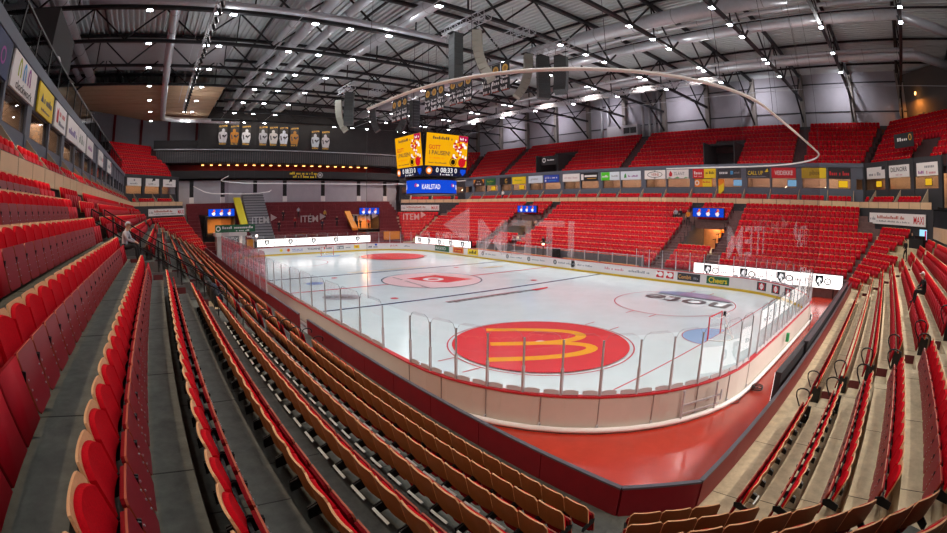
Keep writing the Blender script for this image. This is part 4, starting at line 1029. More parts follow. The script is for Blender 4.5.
maxi(1, -1, -.65, 8.4, 'long white banner ending in red MAXI under the corner boxes by the crew'); maxi(-1, 1, -2.1, 8.2, 'long white banner ending in red letters under the far corner boxes')
maxi(1, 1, 2.0, 7.0, 'long white banner ending in red letters under the dark boxes behind the scoreboard')
mb = MB(); c = Vector((1, 1, 0))*R2*(59.0*R2)+Vector((-R2, R2, 0))*11.1; mb.obox(c+Vector((0, 0, 3.5)), Vector((-R2, R2, 0))*3.2, Vector((R2, R2, 0))*.1, Vector((0, 0, .3))); tag(mb.build('fence_board', WHITE), 'pale board below the white banner of the dark far corner', 'board')
# signs over the near boxes on the photographer's side
def lsign(y0, y1, lab, bg, items, g='sponsor signs over the near boxes'): sign('box_sign', lab, 'sign', (-SX, (y0+y1)/2, 10.78), (0, 1, 0), y1-y0, 1.12, bg, items, g)
lsign(-25.0, -21.35, 'dark blue sign with a pink ring at the picture edge of the near boxes', NAVY, [('g', 1.1, .0, .5, .5, .08, PURPLE), ('s', 1, 5, -.6, 0, 1.6, .3, WHITE)])
ARC3 = [('g', -.75, .05, .42, .9, .13, OLIVE, 16, 0, PI), ('g', -.1, .05, .42, .9, .13, CYANP, 16, 0, PI), ('g', .55, .05, .42, .9, .13, PURPLE, 16, 0, PI)]
for x, m in ((-.75, OLIVE), (-.1, CYANP), (.55, PURPLE)): ARC3 += [('r', x-.145, -.02, .13, .16, m), ('r', x+.145, -.02, .13, .16, m)]
lsign(-20.95, -17.75, 'white sign with three coloured arches over the word clockwork', WHITE, ARC3+[('t', 'clockwork', .05, -.36, 2.2, .28, BLKP)])
lsign(-17.1, -14.35, 'yellow sign with dark blue letters over the near boxes', YEL, [('p', [(-1.0, -.1), (-.75, .25), (-.5, -.1)], NAVY), ('s', 2, 8, .35, .06, 1.5, .3, NAVY), ('s', 3, 12, 0, -.35, 1.6, .1, NAVY)])
lsign(-13.8, -11.1, 'white sign with a red emblem and two red-blue words over the near boxes', WHITE, [('p', [(-1.0, -.3), (-.6, -.3), (-.6, .4), (-.85, .2), (-1.0, .35)], RED), ('s', 4, 5, .3, .2, 1.4, .3, RED), ('s', 5, 8, .3, -.25, 1.4, .2, NAVY)])
lsign(-10.55, -7.15, 'white sign with one purple word over the near boxes', WHITE, [('s', 6, 9, 0, -.08, 2.6, .34, M('violet_print', '#5a3ca0', .5))])
lsign(-7.05, -4.0, 'white sign with large green-black letters over the near boxes', WHITE, [('s', 7, 5, 0, 0, 2.2, .5, DKGREEN)])
lsign(-3.4, -.4, 'white sign with a pink word over the near boxes', WHITE, [('s', 8, 6, 0, 0, 2.0, .3, PURPLE)])
lsign(3.0, 6.0, 'white sign with a grey word and red dot far along the near boxes', WHITE, [('s', 9, 7, -.2, 0, 1.7, .3, GREYTXT), ('e', 1.1, 0, .3, .3, RED)])
lsign(9.9, 13.1, 'white sign with a red corner farthest along the near boxes', WHITE, [('r', 1.2, .3, .6, .4, RED), ('s', 10, 7, -.3, 0, 1.7, .3, GREYTXT)])
# screens and people-sized details inside the boxes
def tv(c, u, w, h, m, lab):
    t = thing('box_television', lab, 'television', c, 'televisions in the boxes'); F = Face(c, u, (0, 0, 1))
    mb = MB(); mb.obox(Vector(c)-F.n*.05, F.u*(w/2+.04), F.v*(h/2+.04), F.n*.04); mb.build('casing', BLACK, t)
    mb = MB(); mb.obox(Vector(c), F.u*w/2, F.v*h/2, F.n*.008); mb.build('screen', m, t)
for y, m, n in ((25.2, TVY, 'with yellow picture under the dark green sign'), (18.4, TVY, 'with yellow picture under the plain yellow sign'), (-16.9, TVB, 'with blue picture under the dark grey sign'), (-23.7, TVB, 'with blue picture under the red VEIDEKKE sign'), (-29.9, TVY, 'with orange picture under the red lettered sign')):
    tv((29.0, y, 9.72), (0, -1, 0), 1.1, .66, m, 'lit television '+n)
for s, n in ((4.0, 'under the grey italic sign'), (-3.7, 'under the handwritten sign')):
    q = Vector((1, -1, 0))*R2; t_ = Vector((R2, R2, 0)); c = q*(61.9*R2)+t_*(s-8.7); c.z = 9.75; tv(c, Vector((0, 0, 1)).cross(-q), .9, .55, TVY, 'small lit television in the corner box '+n)
sign('window_poster', 'orange and yellow poster filling the box window under the red sign', 'poster', (28.5, -12.5, 9.7), (0, -1, 0), 2.5, .92, M('poster_orange', '#f0871c', .5), [('r', .6, 0, 1.2, .9, YEL), ('g', -.75, 0, .6, .6, .12, WHITE), ('s', 3, 6, .55, .1, 1.0, .2, RED)])
sign('window_poster', 'orange and yellow poster filling the narrow door beside the dark sign', 'poster', (28.5, -14.95, 9.1), (0, -1, 0), .75, 2.0, M('poster_orange', '#f0871c', .5), [('p', [(-.36, -.9), (.36, -.2), (.36, .6), (-.36, .2)], YEL)])

# ------------------------------------------------------------------ hanging score display
lamp('banner_light', (-2, 43.2, 21.3), 260, .4, '#fff4e8', rot=(math.radians(50), 0, 0), sy=.4).data.size = 24
sb = thing('score_cube', 'four-sided score display hanging above the centre of the ice with a blue ring below', 'scoreboard', (0, 0, 7.5))
mb = MB(); mb.box(-1.75, 1.75, -1.75, 1.75, 9.0, 12.6); mb.build('frame', BLACKMATTE, sb)
mb = MB()
for a in (-1.2, 1.2):
    for b_ in (-1.2, 1.2): mb.tube([(a, b_, 12.6), (a, b_, 23.2)], .02, 5)
mb.build('hanger_cable', BLACK, sb)
for i in range(4):
    a = -PI/2+i*PI/2; n = Vector((math.cos(a), math.sin(a), 0)); u = Vector((0, 0, 1)).cross(n); c = n*2.35+Vector((0, 0, 10.85)); v = (Vector((0, 0, 1))+n*.1).normalized()
    F = Face(c, u, v)
    mb = MB(); mb.obox(c-F.n*.12, F.u*2.2, F.v*1.85, F.n*.11); hs = mb.build('screen_housing', BLACK, sb)
    mb = MB(); mb.obox(c+F.v*.42, F.u*2.12, F.v*1.36, F.n*.012, 0); mb.obox(c-F.v*1.35, F.u*2.12, F.v*.4, F.n*.012, 1)
    mb.build('screen', [LEDY, LEDN], sb)
    F.c = F.c+F.n*.014
    F.scrib(11, 10, -.5, 1.42, 2.0, .24, LEDK); F.text('GOTT', -1.3, .62, 1.15, .36, LEDR); F.text('I PAUSEN!', -.75, .16, 2.1, .36, LEDK)
    F.scrib(12, 12, -1.0, -.28, 1.5, .12, LEDO); F.scrib(13, 16, -.9, -.68, 1.8, .1, LEDK); F.rect(1.62, 1.52, 1.0, .5, LEDPINK); F.scrib(14, 4, 1.62, 1.5, .7, .2, LEDWH)
    for q in range(34):
        rr_ = random.Random(q); x, y = .55+rr_.random()*1.45, rr_.uniform(-.35, 1.3)
        F.rect(x, y, rr_.uniform(.15, .3), rr_.uniform(.12, .26), LEDR if q % 2 else LEDWH)
    F.ell(.62, -.55, .72, .72, LEDBLK); F.ring(.62, -.55, .6, .6, .07, LEDY); F.ell(1.55, -.55, .8, .8, LEDR)
    F.ell(-1.75, -1.35, .62, .62, LEDO); F.ell(-1.75, -1.35, .36, .34, LEDWH); F.text('0', -.95, -1.28, .26, .42, LEDWH); F.text('08:33', 0, -1.28, 1.25, .42, LEDWH); F.text('0', .95, -1.28, .26, .42, LEDWH)
    F.poly([(1.42, -1.15), (2.0, -1.15), (2.0, -1.4), (1.71, -1.7), (1.42, -1.4)], LEDB); F.text('1', -.6, -1.64, .08, .16, LEDWH); F.text('0', .6, -1.64, .12, .16, LEDWH); F.scrib(15, 6, 0, -1.64, .8, .12, LEDWH)
    F.build(hs, 'print')
mb = MB(); n = 48
vs = [(2.2*math.cos(2*PI*i/n), 2.2*math.sin(2*PI*i/n), z) for z in (7.65, 8.75) for i in range(n)]
mb.add(vs, [(i, (i+1) % n, n+(i+1) % n, n+i) for i in range(n)]); rg = mb.build('ring_display', LEDB, sb)
mb = MB(); mb.prism([(2.25*math.cos(2*PI*i/n), 2.25*math.sin(2*PI*i/n)) for i in range(n)], 8.75, 8.9); mb.prism([(2.25*math.cos(2*PI*i/n), 2.25*math.sin(2*PI*i/n)) for i in range(n)], 7.55, 7.65); mb.build('ring_rim', BLACK, sb)
def ringtext(t, a0, w, z, h, m, mb):
    v, f = glyphs(t); vs = []
    for x, y in v: a = a0+x*w/2.2; vs.append((2.215*math.cos(a), 2.215*math.sin(a), z+y*h))
    mb.add(vs, f, m)
mb = MB()
for q in range(4):
    a0 = math.radians(-128+90*q+4); ringtext('KARLSTAD', a0, 1.55, 8.18, .42, 0, mb); ringtext('.', a0-.55, .3, 8.3, .22, 0, mb); ringtext('o', a0-.62, .3, 8.32, .3, 1, mb)
mb.build('ring_print', [LEDWH, LEDR], rg)

# ------------------------------------------------------------------ roof trusses, ducts, lamps
for i, y in enumerate(TY[:-1] if TY[-1] > 50 else TY):
    r = tag(bpy.data.objects.new('roof_truss', None), kind='structure'); COL.objects.link(r); r.location = (0, y, 20.5); r['_o'] = (0., float(y), 20.5)
    xl = -15 if y > 22 else -37.9
    mb = MB(); mb.beam((xl, y, 20.6), (37.9, y, 20.6), .3, .26); mb.build('bottom_chord', TRUSS, r)
    mb = MB(); mb.beam((-37.9, y, 23.7), (37.9, y, 23.7), .34, .3); mb.build('top_chord', TRUSS, r)
    mb = MB(); n = 11; st = 75.6/n
    for k in range(n):
        x0 = -37.8+st*k
        if x0 < xl-.1: continue
        mb.beam((x0, y, 23.6), (x0+st/2, y, 20.7), .13); mb.beam((x0+st/2, y, 20.7), (x0+st, y, 23.6), .13)
        if k % 2: mb.beam((x0, y, 20.7), (x0, y, 23.6), .1)
    for sx in ((-1, 1) if xl < -20 else (1,)): mb.beam((sx*37.6, y, 17.8), (sx*33.5, y, 20.6), .2)
    mb.build('web_bracing', TRUSS, r)
for x in (-30, -22, -14, -6, 2, 10, 18, 26, 34):
    mb = MB(); mb.beam((x, -52, 23.75), (x, 52, 23.75), .16, .2); struct(mb, 'beam_purlin', TRUSS)
DUCTS = [(-33.0, 22, .55, -51, 21.8, 'wide silver air duct along the roof nearest the near box row'), (-34.6, 22, .35, -51, 21.8, 'narrow silver air duct close to the near wall under the roof'), (-23.2, 21.9, .42, -45, 31, 'silver air duct above the long stand ending at the beige ceiling'), (-12.8, 22.1, .4, -40, 40, 'silver air duct under the roof, outermost of the three bunched ones'), (-11.3, 22.2, .55, -40, 40, 'silver air duct under the roof, middle of the three bunched ones'), (-9.2, 22.1, .42, -40, 40, 'silver air duct under the roof, innermost of the three bunched ones'), (-4.4, 22.1, .55, -40, 40, 'single silver air duct under the roof next to the speaker trusses'), (10.2, 22.1, .62, -29, 40, 'thick silver air duct under the roof on the opposite half'), (12.7, 22.2, .16, -38, 40, 'thin silver pipe under the roof beside the thick duct'), (15.2, 22.0, .45, -38, 40, 'middle silver air duct under the roof on the opposite half'), (24.0, 22.0, .2, -40, 40, 'thin silver pipe above the opposite box row'), (25.3, 21.9, .48, -40, 40, 'silver air duct above the opposite box row')]
for x, z, r_, y0, y1, lab in DUCTS:
    t = thing('air_duct', lab, 'air duct', (x, (y0+y1)/2, z)); mb = MB(); n = 16; ys = []
    path = [(x, y0, z), (x, y1, z)]
    if x == -23.2: path = [(x, -45, z), (x, 9, z), (x, 11, 20.75), (x, 39.5, 20.75), (x+2, 41, 20.75), (-10, 42, 20.75)]
    if x > 13 and r_ > .3: path = [(x+4.5, y0-6, z), (x, y0, z), (x, y1, z)]
    mb.tube(path, r_, n); mb.build('pipe', SILVER, t, smooth=True)
    mb = MB(); y = y0+2
    while y < (7 if x == -23.2 else y1): mb.tube([(x, y-.04, z), (x, y+.04, z)], r_+.03, n); y += 4.0
    mb.build('joint_ring', ALU, t, smooth=False)
# bright lighting trusses along both long sides
def boxtruss(p, q, w, name, lab, m=LATTICE, grp=None, lamps=0):
    t = thing(name, lab, 'lighting truss', ((p[0]+q[0])/2, (p[1]+q[1])/2, p[2]), grp); P_, Q_ = Vector(p), Vector(q); d = (Q_-P_); L = d.length; d.normalize(); a = d.cross(Vector((0, 0, 1))).normalized()*w/2; b_ = Vector((0, 0, w/2))
    mb = MB()
    for s in (-1, 1):
        for r_ in (-1, 1): mb.beam(P_+a*s+b_*r_, Q_+a*s+b_*r_, .05)
    mb.build('chord', m, t); mb = MB(); n = int(L/w)
    for i in range(n):
        A, B = P_+d*(L*i/n), P_+d*(L*(i+1)/n)
        for s in (-1, 1): mb.beam(A+a*s-b_, B+a*s+b_, .03); mb.beam(A+a*s+b_*1, A+a*s-b_*1, .03)
        mb.beam(A-a+b_*-1, B+a+b_*-1, .03)
    mb.build('lattice', m, t)
    return t
boxtruss((20, -19, 19.2), (20, 25, 19.2), .4, 'lighting_truss', 'bright lattice truss running above the opposite box row')
boxtruss((-20.3, -22, 19.2), (-20.3, 25, 19.2), .4, 'lighting_truss', 'bright lattice truss running above the long stand on the near side')
for i in range(26):
    y = -8+1.3*i; r_ = thing('stage_spotlight', f'small black spotlight clamped under the near lattice truss, {orders(i)} along', 'spotlight', (-20.3, y, 18.6), 'spotlights on the near lattice truss')
    mb = MB(); mb.tube([(-20.3, y, 18.85), (-20.15, y, 18.45)], .12, 8); mb.build('body', BLACK, r_); mb = MB(); mb.beam((-20.3, y, 18.98), (-20.3, y, 18.8), .05); mb.build('clamp', BLACK, r_)
for i, (x, y0, y1) in enumerate(((-4.4, -13, -8), (-.4, -13.1, -8.6), (3.65, -13.3, -9.2), (-4.0, 8.6, 12.2), (-.6, 8.2, 11.6), (3.4, 8.4, 11.2))):
    boxtruss((x, y0, 19), (x, y1, 19), .6, 'speaker_truss', f'short bright lattice truss carrying loudspeakers {"before" if i < 3 else "beyond"} the score display, {orders(i % 3)} from the near side', grp='short lattice trusses')
# loudspeaker columns
def array_(x, y, z0, z1, yaw, curve, lab, m):
    t = thing('speaker_column', lab, 'loudspeaker', (x, y, z0), 'hanging loudspeaker columns'); n = 9; h = (z1-z0)/n
    ang = 0; p = Vector((x, y, z1)); f = Vector((math.cos(yaw), math.sin(yaw), 0)); s = Vector((-f.y, f.x, 0))
    for i in range(n):
        ang = curve*(i/n)**1.5; d = (Vector((0, 0, -1))*math.cos(ang)-f*math.sin(ang)); g = f*math.cos(ang)-Vector((0, 0, 1))*math.sin(ang)
        mb = MB(); c = p+d*h/2; mb.obox(c, s*.48, d*h*.47, g*.33, 0); mb.obox(c+g*.332, s*.43, d*h*.4, g*.006, 1); mb.build('cabinet', [m, DKGREY], t); p = p+d*h
    mb = MB()
    for q in (-.4, .4): mb.tube([(x+s.x*q, y+s.y*q, z1), (x+s.x*q, y+s.y*q, 18.68)], .015, 5)
    mb.box(x-.5, x+.5, y-.3, y+.3, z1, z1+.08); mb.build('rigging', BLACK, t)
SPK = M('speaker_grey', '#4c5050', .6); SPKL = M('speaker_pale', '#a8a698', .6)
for x, y, z0, z1, yaw, cv, lab, m in ((-4.5, -9.7, 14.9, 18.5, -.2, 0, 'straight dark loudspeaker column nearest the score display on the near side', SPK), (-4.0, -11.4, 14.6, 18.3, 2.4, .75, 'curved pale loudspeaker column hanging next to the straight dark one', SPKL), (3.4, -8.8, 15.0, 18.9, -.64, .8, 'curved pale loudspeaker column bending towards the camera over mid ice', SPKL), (3.5, -10.3, 14.9, 18.4, 1.0, 0, 'straight grey loudspeaker column with its flat back to the camera', SPK), (3.4, -12.3, 14.9, 17.9, .4, .5, 'dark curved loudspeaker column beside the round duct elbow', SPK),
    (-3.9, 12.6, 14.6, 18.2, 2.6, .75, 'curved pale loudspeaker column farthest from the camera by the banners', SPKL), (-4.0, 9.4, 14.9, 18.3, 1.0, 0, 'straight grey loudspeaker column on the far side, left of the score display', SPK), (0, 12, 14.8, 17.6, 2.6, .7, 'small curved loudspeaker column under the end of the net rail', SPK), (2.9, 9.7, 14.6, 17.8, -.64, .75, 'curved loudspeaker column just above the score display', SPK), (3.3, 8.4, 15.1, 18.0, -1.6, 0, 'straight dark loudspeaker column just above the score display', SPK)):
    array_(x, y, z0, z1, yaw, cv, lab, m)
# championship banners in a line over the ice
k = 0
BANY = ((2.9, 15.55), (-2.9, 15.45), (-6.5, 15.45), (-10.6, 15.5))
for g_, (ya, z) in enumerate(BANY):
    for j in range(3):
        y = ya+.98*(1-j); c = Vector((-1.7, y, z)); t = thing('champion_banner', f'black gold-medal banner, {orders(j)} of the {["farthest", "third nearest", "second nearest", "nearest"][g_]} trio over the ice', 'banner', c, 'championship banners')
        F = Face(c, (0, -1, 0), (0, 0, 1)); b_ = MB(); b_.obox(c-F.n*.02, F.u*.43, F.v*1.05, F.n*.015); b_.build('cloth', BLKP, t)
        F.ell(0, .58, .6, .6, GOLD); F.ell(0, .58, .32, .32, M('gold_deep', '#a87420', .5)); F.scrib(k, 5, 0, -.05, .7, .16, WHITE); F.scrib(k+9, 4, 0, -.35, .8, .3, WHITE); F.scrib(k+20, 4, 0, -.8, .8, .3, WHITE); F.rect(0, -1.0, .7, .06, M('rust_print', '#b84a30', .5)); F.build(t, 'print'); k += 1
    b_ = MB(); b_.beam((-1.7, ya-1.6, z+1.1), (-1.7, ya+1.6, z+1.1), .05); b_.tube([(-1.7, ya-1.9, z+1.2), (-1.7, ya-1.9, 20.5)], .012, 4); b_.tube([(-1.7, ya+1.9, z+1.2), (-1.7, ya+1.9, 20.5)], .012, 4); tag(b_.build('banner_bar', BLACK), f'thin black bar carrying the {["farthest", "third nearest", "second nearest", "nearest"][g_]} trio of banners', 'hanging bar', 'banner bars')
# flood lamps under the trusses
LX = (-25.15, -19.9, -18.75, -12.3, -9.4, -5.95, 6.4, 9.9, 12.8, 19.2, 20.4, 25.3)
proto_l = None; k = 0
for iy, y in enumerate(TY):
    if y > 42 or y < -46: continue
    for ix, x in enumerate(LX):
        inner = abs(x) < 15
        if (y < -35 and x > 0 and ix not in (7, 8)) or (-35 < y < -28 and x > 0 and ix not in (8, 9, 11)): continue
        if y > 22 and x < -18.8 and False: continue
        lab = f'white flood lamp under the {orders(iy)} roof truss, {orders(ix)} across'
        if proto_l is None:
            proto_l = thing('flood_lamp', lab, 'lamp', (x, y, 20.35), 'flood lamps under the roof trusses')
            mb = MB(); mb.add([(.24, -.18, .0), (.24, .18, 0), (-.24, .18, 0), (-.24, -.18, 0), (.16, -.1, .2), (.16, .1, .2), (-.16, .1, .2), (-.16, -.1, .2)], [(4, 5, 6, 7), (0, 1, 5, 4), (1, 2, 6, 5), (2, 3, 7, 6), (3, 0, 4, 7)]); mb.build('housing', ALU_DK, proto_l, origin=(0, 0, 0)); proto_l.children[0].location = (0, 0, 0)
            mb = MB(); mb.box(-.23, .23, -.17, .17, -.01, .0); mb.build('lens', LAMP, proto_l, origin=(0, 0, 0)); proto_l.children[1].location = (0, 0, 0)
        else:
            r_ = proto_l.copy(); COL.objects.link(r_); r_.location = (x, y, 20.35); r_['label'] = lab
            for ch in proto_l.children: c = ch.copy(); COL.objects.link(c); c.parent = r_
        if -30 < y < 35 and inner: lamp('flood_light', (x, y, 20.3), LP_IN, .5, '#f6f8ff', spread=math.radians(120))
        elif not inner: lamp('flood_light', (x, y, 20.3), LP_OUT*((3.8 if y > -22 else 1.0) if 15 < x < 21 else .3 if x > 21 else .3 if y < -15 else .5), .5, '#fff2e4', spread=math.radians(125 if 15 < x < 21 else 170))
        elif y < -30: lamp('flood_light', (x, y, 20.3), LP_OUT*(4.0 if x > 0 else .5), .5, '#fff2e4', spread=math.radians(170))
        if ix in (2, 5, 8, 10) and iy % 2 == 0:
            l = bpy.data.lights.new('lamp_spill', 'POINT'); l.energy = SPILL; l.shadow_soft_size = .3; o_ = bpy.data.objects.new('lamp_spill', l); COL.objects.link(o_); o_.location = (x, y, 20.05)  # added point fill at lamp height, lifts the roof deck and walls
# cables under the roof
for i, (p, q) in enumerate((((-21, -45, 21), (-21, 30, 21)), ((-14, -45, 19.9), (-14, 35, 19.9)), ((-7, -45, 19.9), (-7, 35, 19.9)), ((8, -45, 19.6), (8, 35, 19.6)), ((27, -45, 19.3), (27, 30, 19.3)))):
    mb = MB(); mb.tube([p, q], .03, 5); tag(mb.build('steel_cable', ALU), f'thin straight steel cable under the roof, {orders(i)} from the near side', 'cable', 'roof cables')
# round steel hoop duct crossing the front of the roof
pts = [(-30+2*i, -2.75, 21.0) for i in range(16)]
mb = MB(); mb.tube(pts, .28, 10); tag(mb.build('cross_pipe', SILVER, smooth=True), 'shiny pipe lying across the roof under one truss above the rink', 'pipe')
# ------------------------------------------------------------------ safety nets with their rails and printed marks
def netpath(sy, x0, y0, x1, y1):
    """points along the end of the rink from the left long side to the right one"""
    out = [(-15.35, sy*y0)]; e = .35
    n = 18
    for i in range(n+1):
        a = PI+PI/2*i/n; out.append((-6.5+(8.5+e)*math.cos(a), sy*-1*(-21.5+(8.5+e)*math.sin(a))*-1 if False else sy*(21.5-(8.5+e)*math.sin(a))))
    for i in range(1, 9): out.append((-6.5+13*i/9, sy*(30+e)))
    for i in range(n+1):
        a = -PI/2+PI/2*i/n; out.append((6.5+(8.5+e)*math.cos(a), sy*(21.5-(8.5+e)*math.sin(a))))
    out.append((15.35, sy*y1))
    return out
def arcpos(path, s):
    for (x0, y0), (x1, y1) in zip(path, path[1:]):
        L = math.hypot(x1-x0, y1-y0)
        if s <= L: return x0+(x1-x0)*s/L, y0+(y1-y0)*s/L, (x1-x0)/L, (y1-y0)/L
        s -= L
    return x1, y1, (x1-x0)/L, (y1-y0)/L
for sy, nm, zt, y0, y1 in ((-1, 'near', 10.15, 18.9, 14.5), (1, 'far', 10.05, 16, 15)):
    path = netpath(sy, 0, y0, 0, y1)
    t = thing('safety_net', f'see-through safety net hanging from a curved rail above the {nm} end boards', 'net', (0, sy*26, 3))
    mb = MB(); k = len(path); mb.add([(x, y, 3.02) for x, y in path]+[(x, y, zt) for x, y in path], [(i, i+1, k+i+1, k+i) for i in range(k-1)]); mb.build('mesh', NETM, t)
    mb = MB(); mb.tube([(x, y, zt) for x, y in path], .055, 10); mb.build('rail', M('rail_white', '#f0ece8', .4), t, smooth=True)
    mb = MB()
    for x, y in ((path[0]), (path[-1])): mb.tube([(x, y, 3.0), (x, y, zt)], .008, 5)
    mb.build('edge_cord', DKGREY, t)
    mb = MB()
    for i in range(0, k, 5): x, y = path[i]; mb.tube([(x, y, zt), (x, y, 20.5)], .01, 4)
    mb.build('hanger_wire', DKGREY, t)
    # words ITEM with an arrow, legible from the ice
    tot = sum(math.hypot(b[0]-a[0], b[1]-a[1]) for a, b in zip(path, path[1:]))
    mb = MB()
    def put(sc, w, zc, h, txt):
        v, f = glyphs(txt) if txt != '>' else (np.array([(-.5, -.5), (.5, 0), (-.5, .5)]), [[0, 1, 2]])
        vs = []
        for a, b in v:
            s = sc+(a*w)*(1 if sy > 0 else -1); x, y, dx, dy = arcpos(path, s); n = (dy, -dx) if sy > 0 else (-dy, dx)
            vs.append((x-.03*0, y-.03*sy, zc+b*h))
        mb.add(vs, f)
    cen = [NEARMARK] if False else None
    marks = ((7.25, 5.6), (14.9, 5.5), (24, 5.4), (40.3, 5.4)) if sy < 0 else ((17.3, 5.0), (24.8, 5.0), (33.2, 5.0), (41, 5.1))
    for s, zc in marks:
        d = 1 if sy > 0 else -1
        put(s, 2.7, zc, .95, 'ITEM')
        if s != 14.9: put(s+d*2.1, .95, zc+.3, 1.0, '>')
    mb.build('printed_mark', NETPRINT if sy < 0 else NETPRINT_FAR, t)
mb = MB(); mb.tube([(-18.2, 31, 9.8), (-16.6, 31, 9.0), (-15.4, 31, 8.75), (-11.4, 31, 8.65), (-8.4, 31, 8.75), (-7.0, 31, 8.95), (-6.7, 31, 9.2)], .06, 8); tag(mb.build('bent_pipe', M('rail_white', '#f0ece8', .4), smooth=True), 'thin white bent pipe hanging below the far net rail before the grey wall', 'pipe')
# ------------------------------------------------------------------ goals
for sy in (-1, 1):
    y = sy*26; t = thing('hockey_goal', 'red framed goal with white net, '+('nearer one, in front of the tunnel side boards' if sy < 0 else 'farther one, below the far display'), 'goal', (0, y, 0), 'goals')
    mb = MB(); mb.tube([(-.915, y, .02), (-.915, y, 1.2), (.915, y, 1.2), (.915, y, .02)], .04, 8); mb.build('frame', RED, t)
    b = [(.915*math.cos(PI*i/10), y+sy*(.25+.85*math.sin(PI*i/10)) if 0 < i < 10 else y, .055) for i in range(11)]
    mb = MB(); mb.tube(b, .03, 6); mb.tube([(-.915, y, 1.2), (-.7, y+sy*.5, 1.18), (.7, y+sy*.5, 1.18), (.915, y, 1.2)], .025, 6); mb.tube([(0, y+sy*1.1, .03), (0, y+sy*.5, 1.18)], .025, 6); mb.build('rear_frame', WHITE, t)
    mb = MB(); tp = [(-.915, y, 1.2), (-.7, y+sy*.5, 1.18), (0, y+sy*.5, 1.18), (.7, y+sy*.5, 1.18), (.915, y, 1.2)]; bt = [b[10], b[7], b[5], b[3], b[0]]
    mb.add(tp+bt, [(i, i+1, 6+i, 5+i) for i in range(4)]+[(0, 1, 3, 4), (1, 2, 3)]); mb.build('net', see_through('goal_net', '#ffffff', 0, veil=.1, veilcol='#f4f4f4'), t)
    mb = MB(); mb.box(-.06, .06, y+sy*.44, y+sy*.56, 1.16, 1.42); mb.build('water_bottle', BLACK, t)
# pale advert cloths on the boards glass behind the near goal
for i, (a, r0, lab) in enumerate(((-6.1, 0, 'behind the goal'), (-4.6, 0, 'second from the goal'), (-2.6, 0, 'third from the goal'), (-1.3, 0, 'fourth from the goal'), (.4, 0, 'fifth from the goal'), (2.0, 0, 'sixth from the goal'))): pass
# ------------------------------------------------------------------ hoops and rails by the steps
HD = {0: 'lowest', 1: 'second', 2: 'third', 3: 'fourth', 4: 'fifth', 5: 'sixth'}
for k in range(6):
    for s, side in ((-10.25, 'far'), (-8.55, 'near')):
        s_ = s
        x, y = P('E', s_, DK(k)-.15); z = TR[k]; t = thing('step_hoop', f'black bent hoop handrail at the {HD[k]} row, {"photographer" if s < -9 else "tunnel"} side of the end stand steps', 'handrail', (x, y, z), 'hoop handrails on the end stand steps')
        mb = MB(); pts = [(x, y-.1, z), (x, y-.05, z+.75)]
        for i in range(7): a = PI*i/6; pts.append((x+.0, y+.15-.2*math.cos(a), z+.85+.12*math.sin(a)))
        pts += [(x, y+.33, z+.72), (x, y+.18, z+.45)]
        mb.tube(pts, .022, 8); mb.build('tube', BLACK, t, smooth=True); mb = MB(); mb.box(x-.05, x+.05, y-.2, y+.1, z, z+.5); mb.build('foot', BLACK, t)
for k in range(0, 5):
    for s in (-18.9, -17.5):
        x, y = P('L', s+.05*(1 if s < -18 else -1), DK(k)-.15); z = TR[k]; t = thing('step_hoop', f'dark hoop handrail at the {HD[k]} row, {"near" if s < -18 else "far"} side of the long stand steps', 'handrail', (x, y, z), 'hoop handrails on the long stand steps')
        mb = MB(); pts = [(x-.1, y, z), (x-.05, y, z+.7)]
        for i in range(7): a = PI*i/6; pts.append((x+.15-.2*math.cos(a), y, z+.78+.12*math.sin(a)))
        pts += [(x+.33, y, z+.7)]; mb.tube(pts, .02, 8); mb.build('tube', BLACK, t, smooth=True); mb = MB(); mb.box(x-.12, x-.06, y-.03, y+.03, z, z+.1); mb.build('foot', BLACK, t)
# long sloping rail with glass beside the long stand steps
for s, lab in ((-17.45, 'nearer'), (-13.45, 'farther')):
    t = thing('stair_railing', f'{lab} black sloping railing with grey infill beside the long stand passage', 'railing', (*P('L', s, 5), 3))
    a, c = P('L', s, DK(4)-.6), P('L', s, DK(9)+.3); A, Cc = Vector((*a, TR[4]+1.0)), Vector((*c, TR[9]+1.15))
    mb = MB()
    for dz in (0, -.38): mb.beam(A+Vector((0, 0, dz)), Cc+Vector((0, 0, dz)), .05)
    for i in range(7): p = A+(Cc-A)*i/6; mb.beam(p, p-Vector((0, 0, 1.15)), .05)
    mb.build('bars', BLACK, t)
    mb = MB(); mb.add([A-Vector((0, .02, .05)), Cc-Vector((0, .02, .05)), Cc-Vector((0, .02, .95)), A-Vector((0, .02, .95))], [(0, 1, 2, 3)]); mb.build('infill', see_through('rail_infill', '#dfe0e2', .2), t)
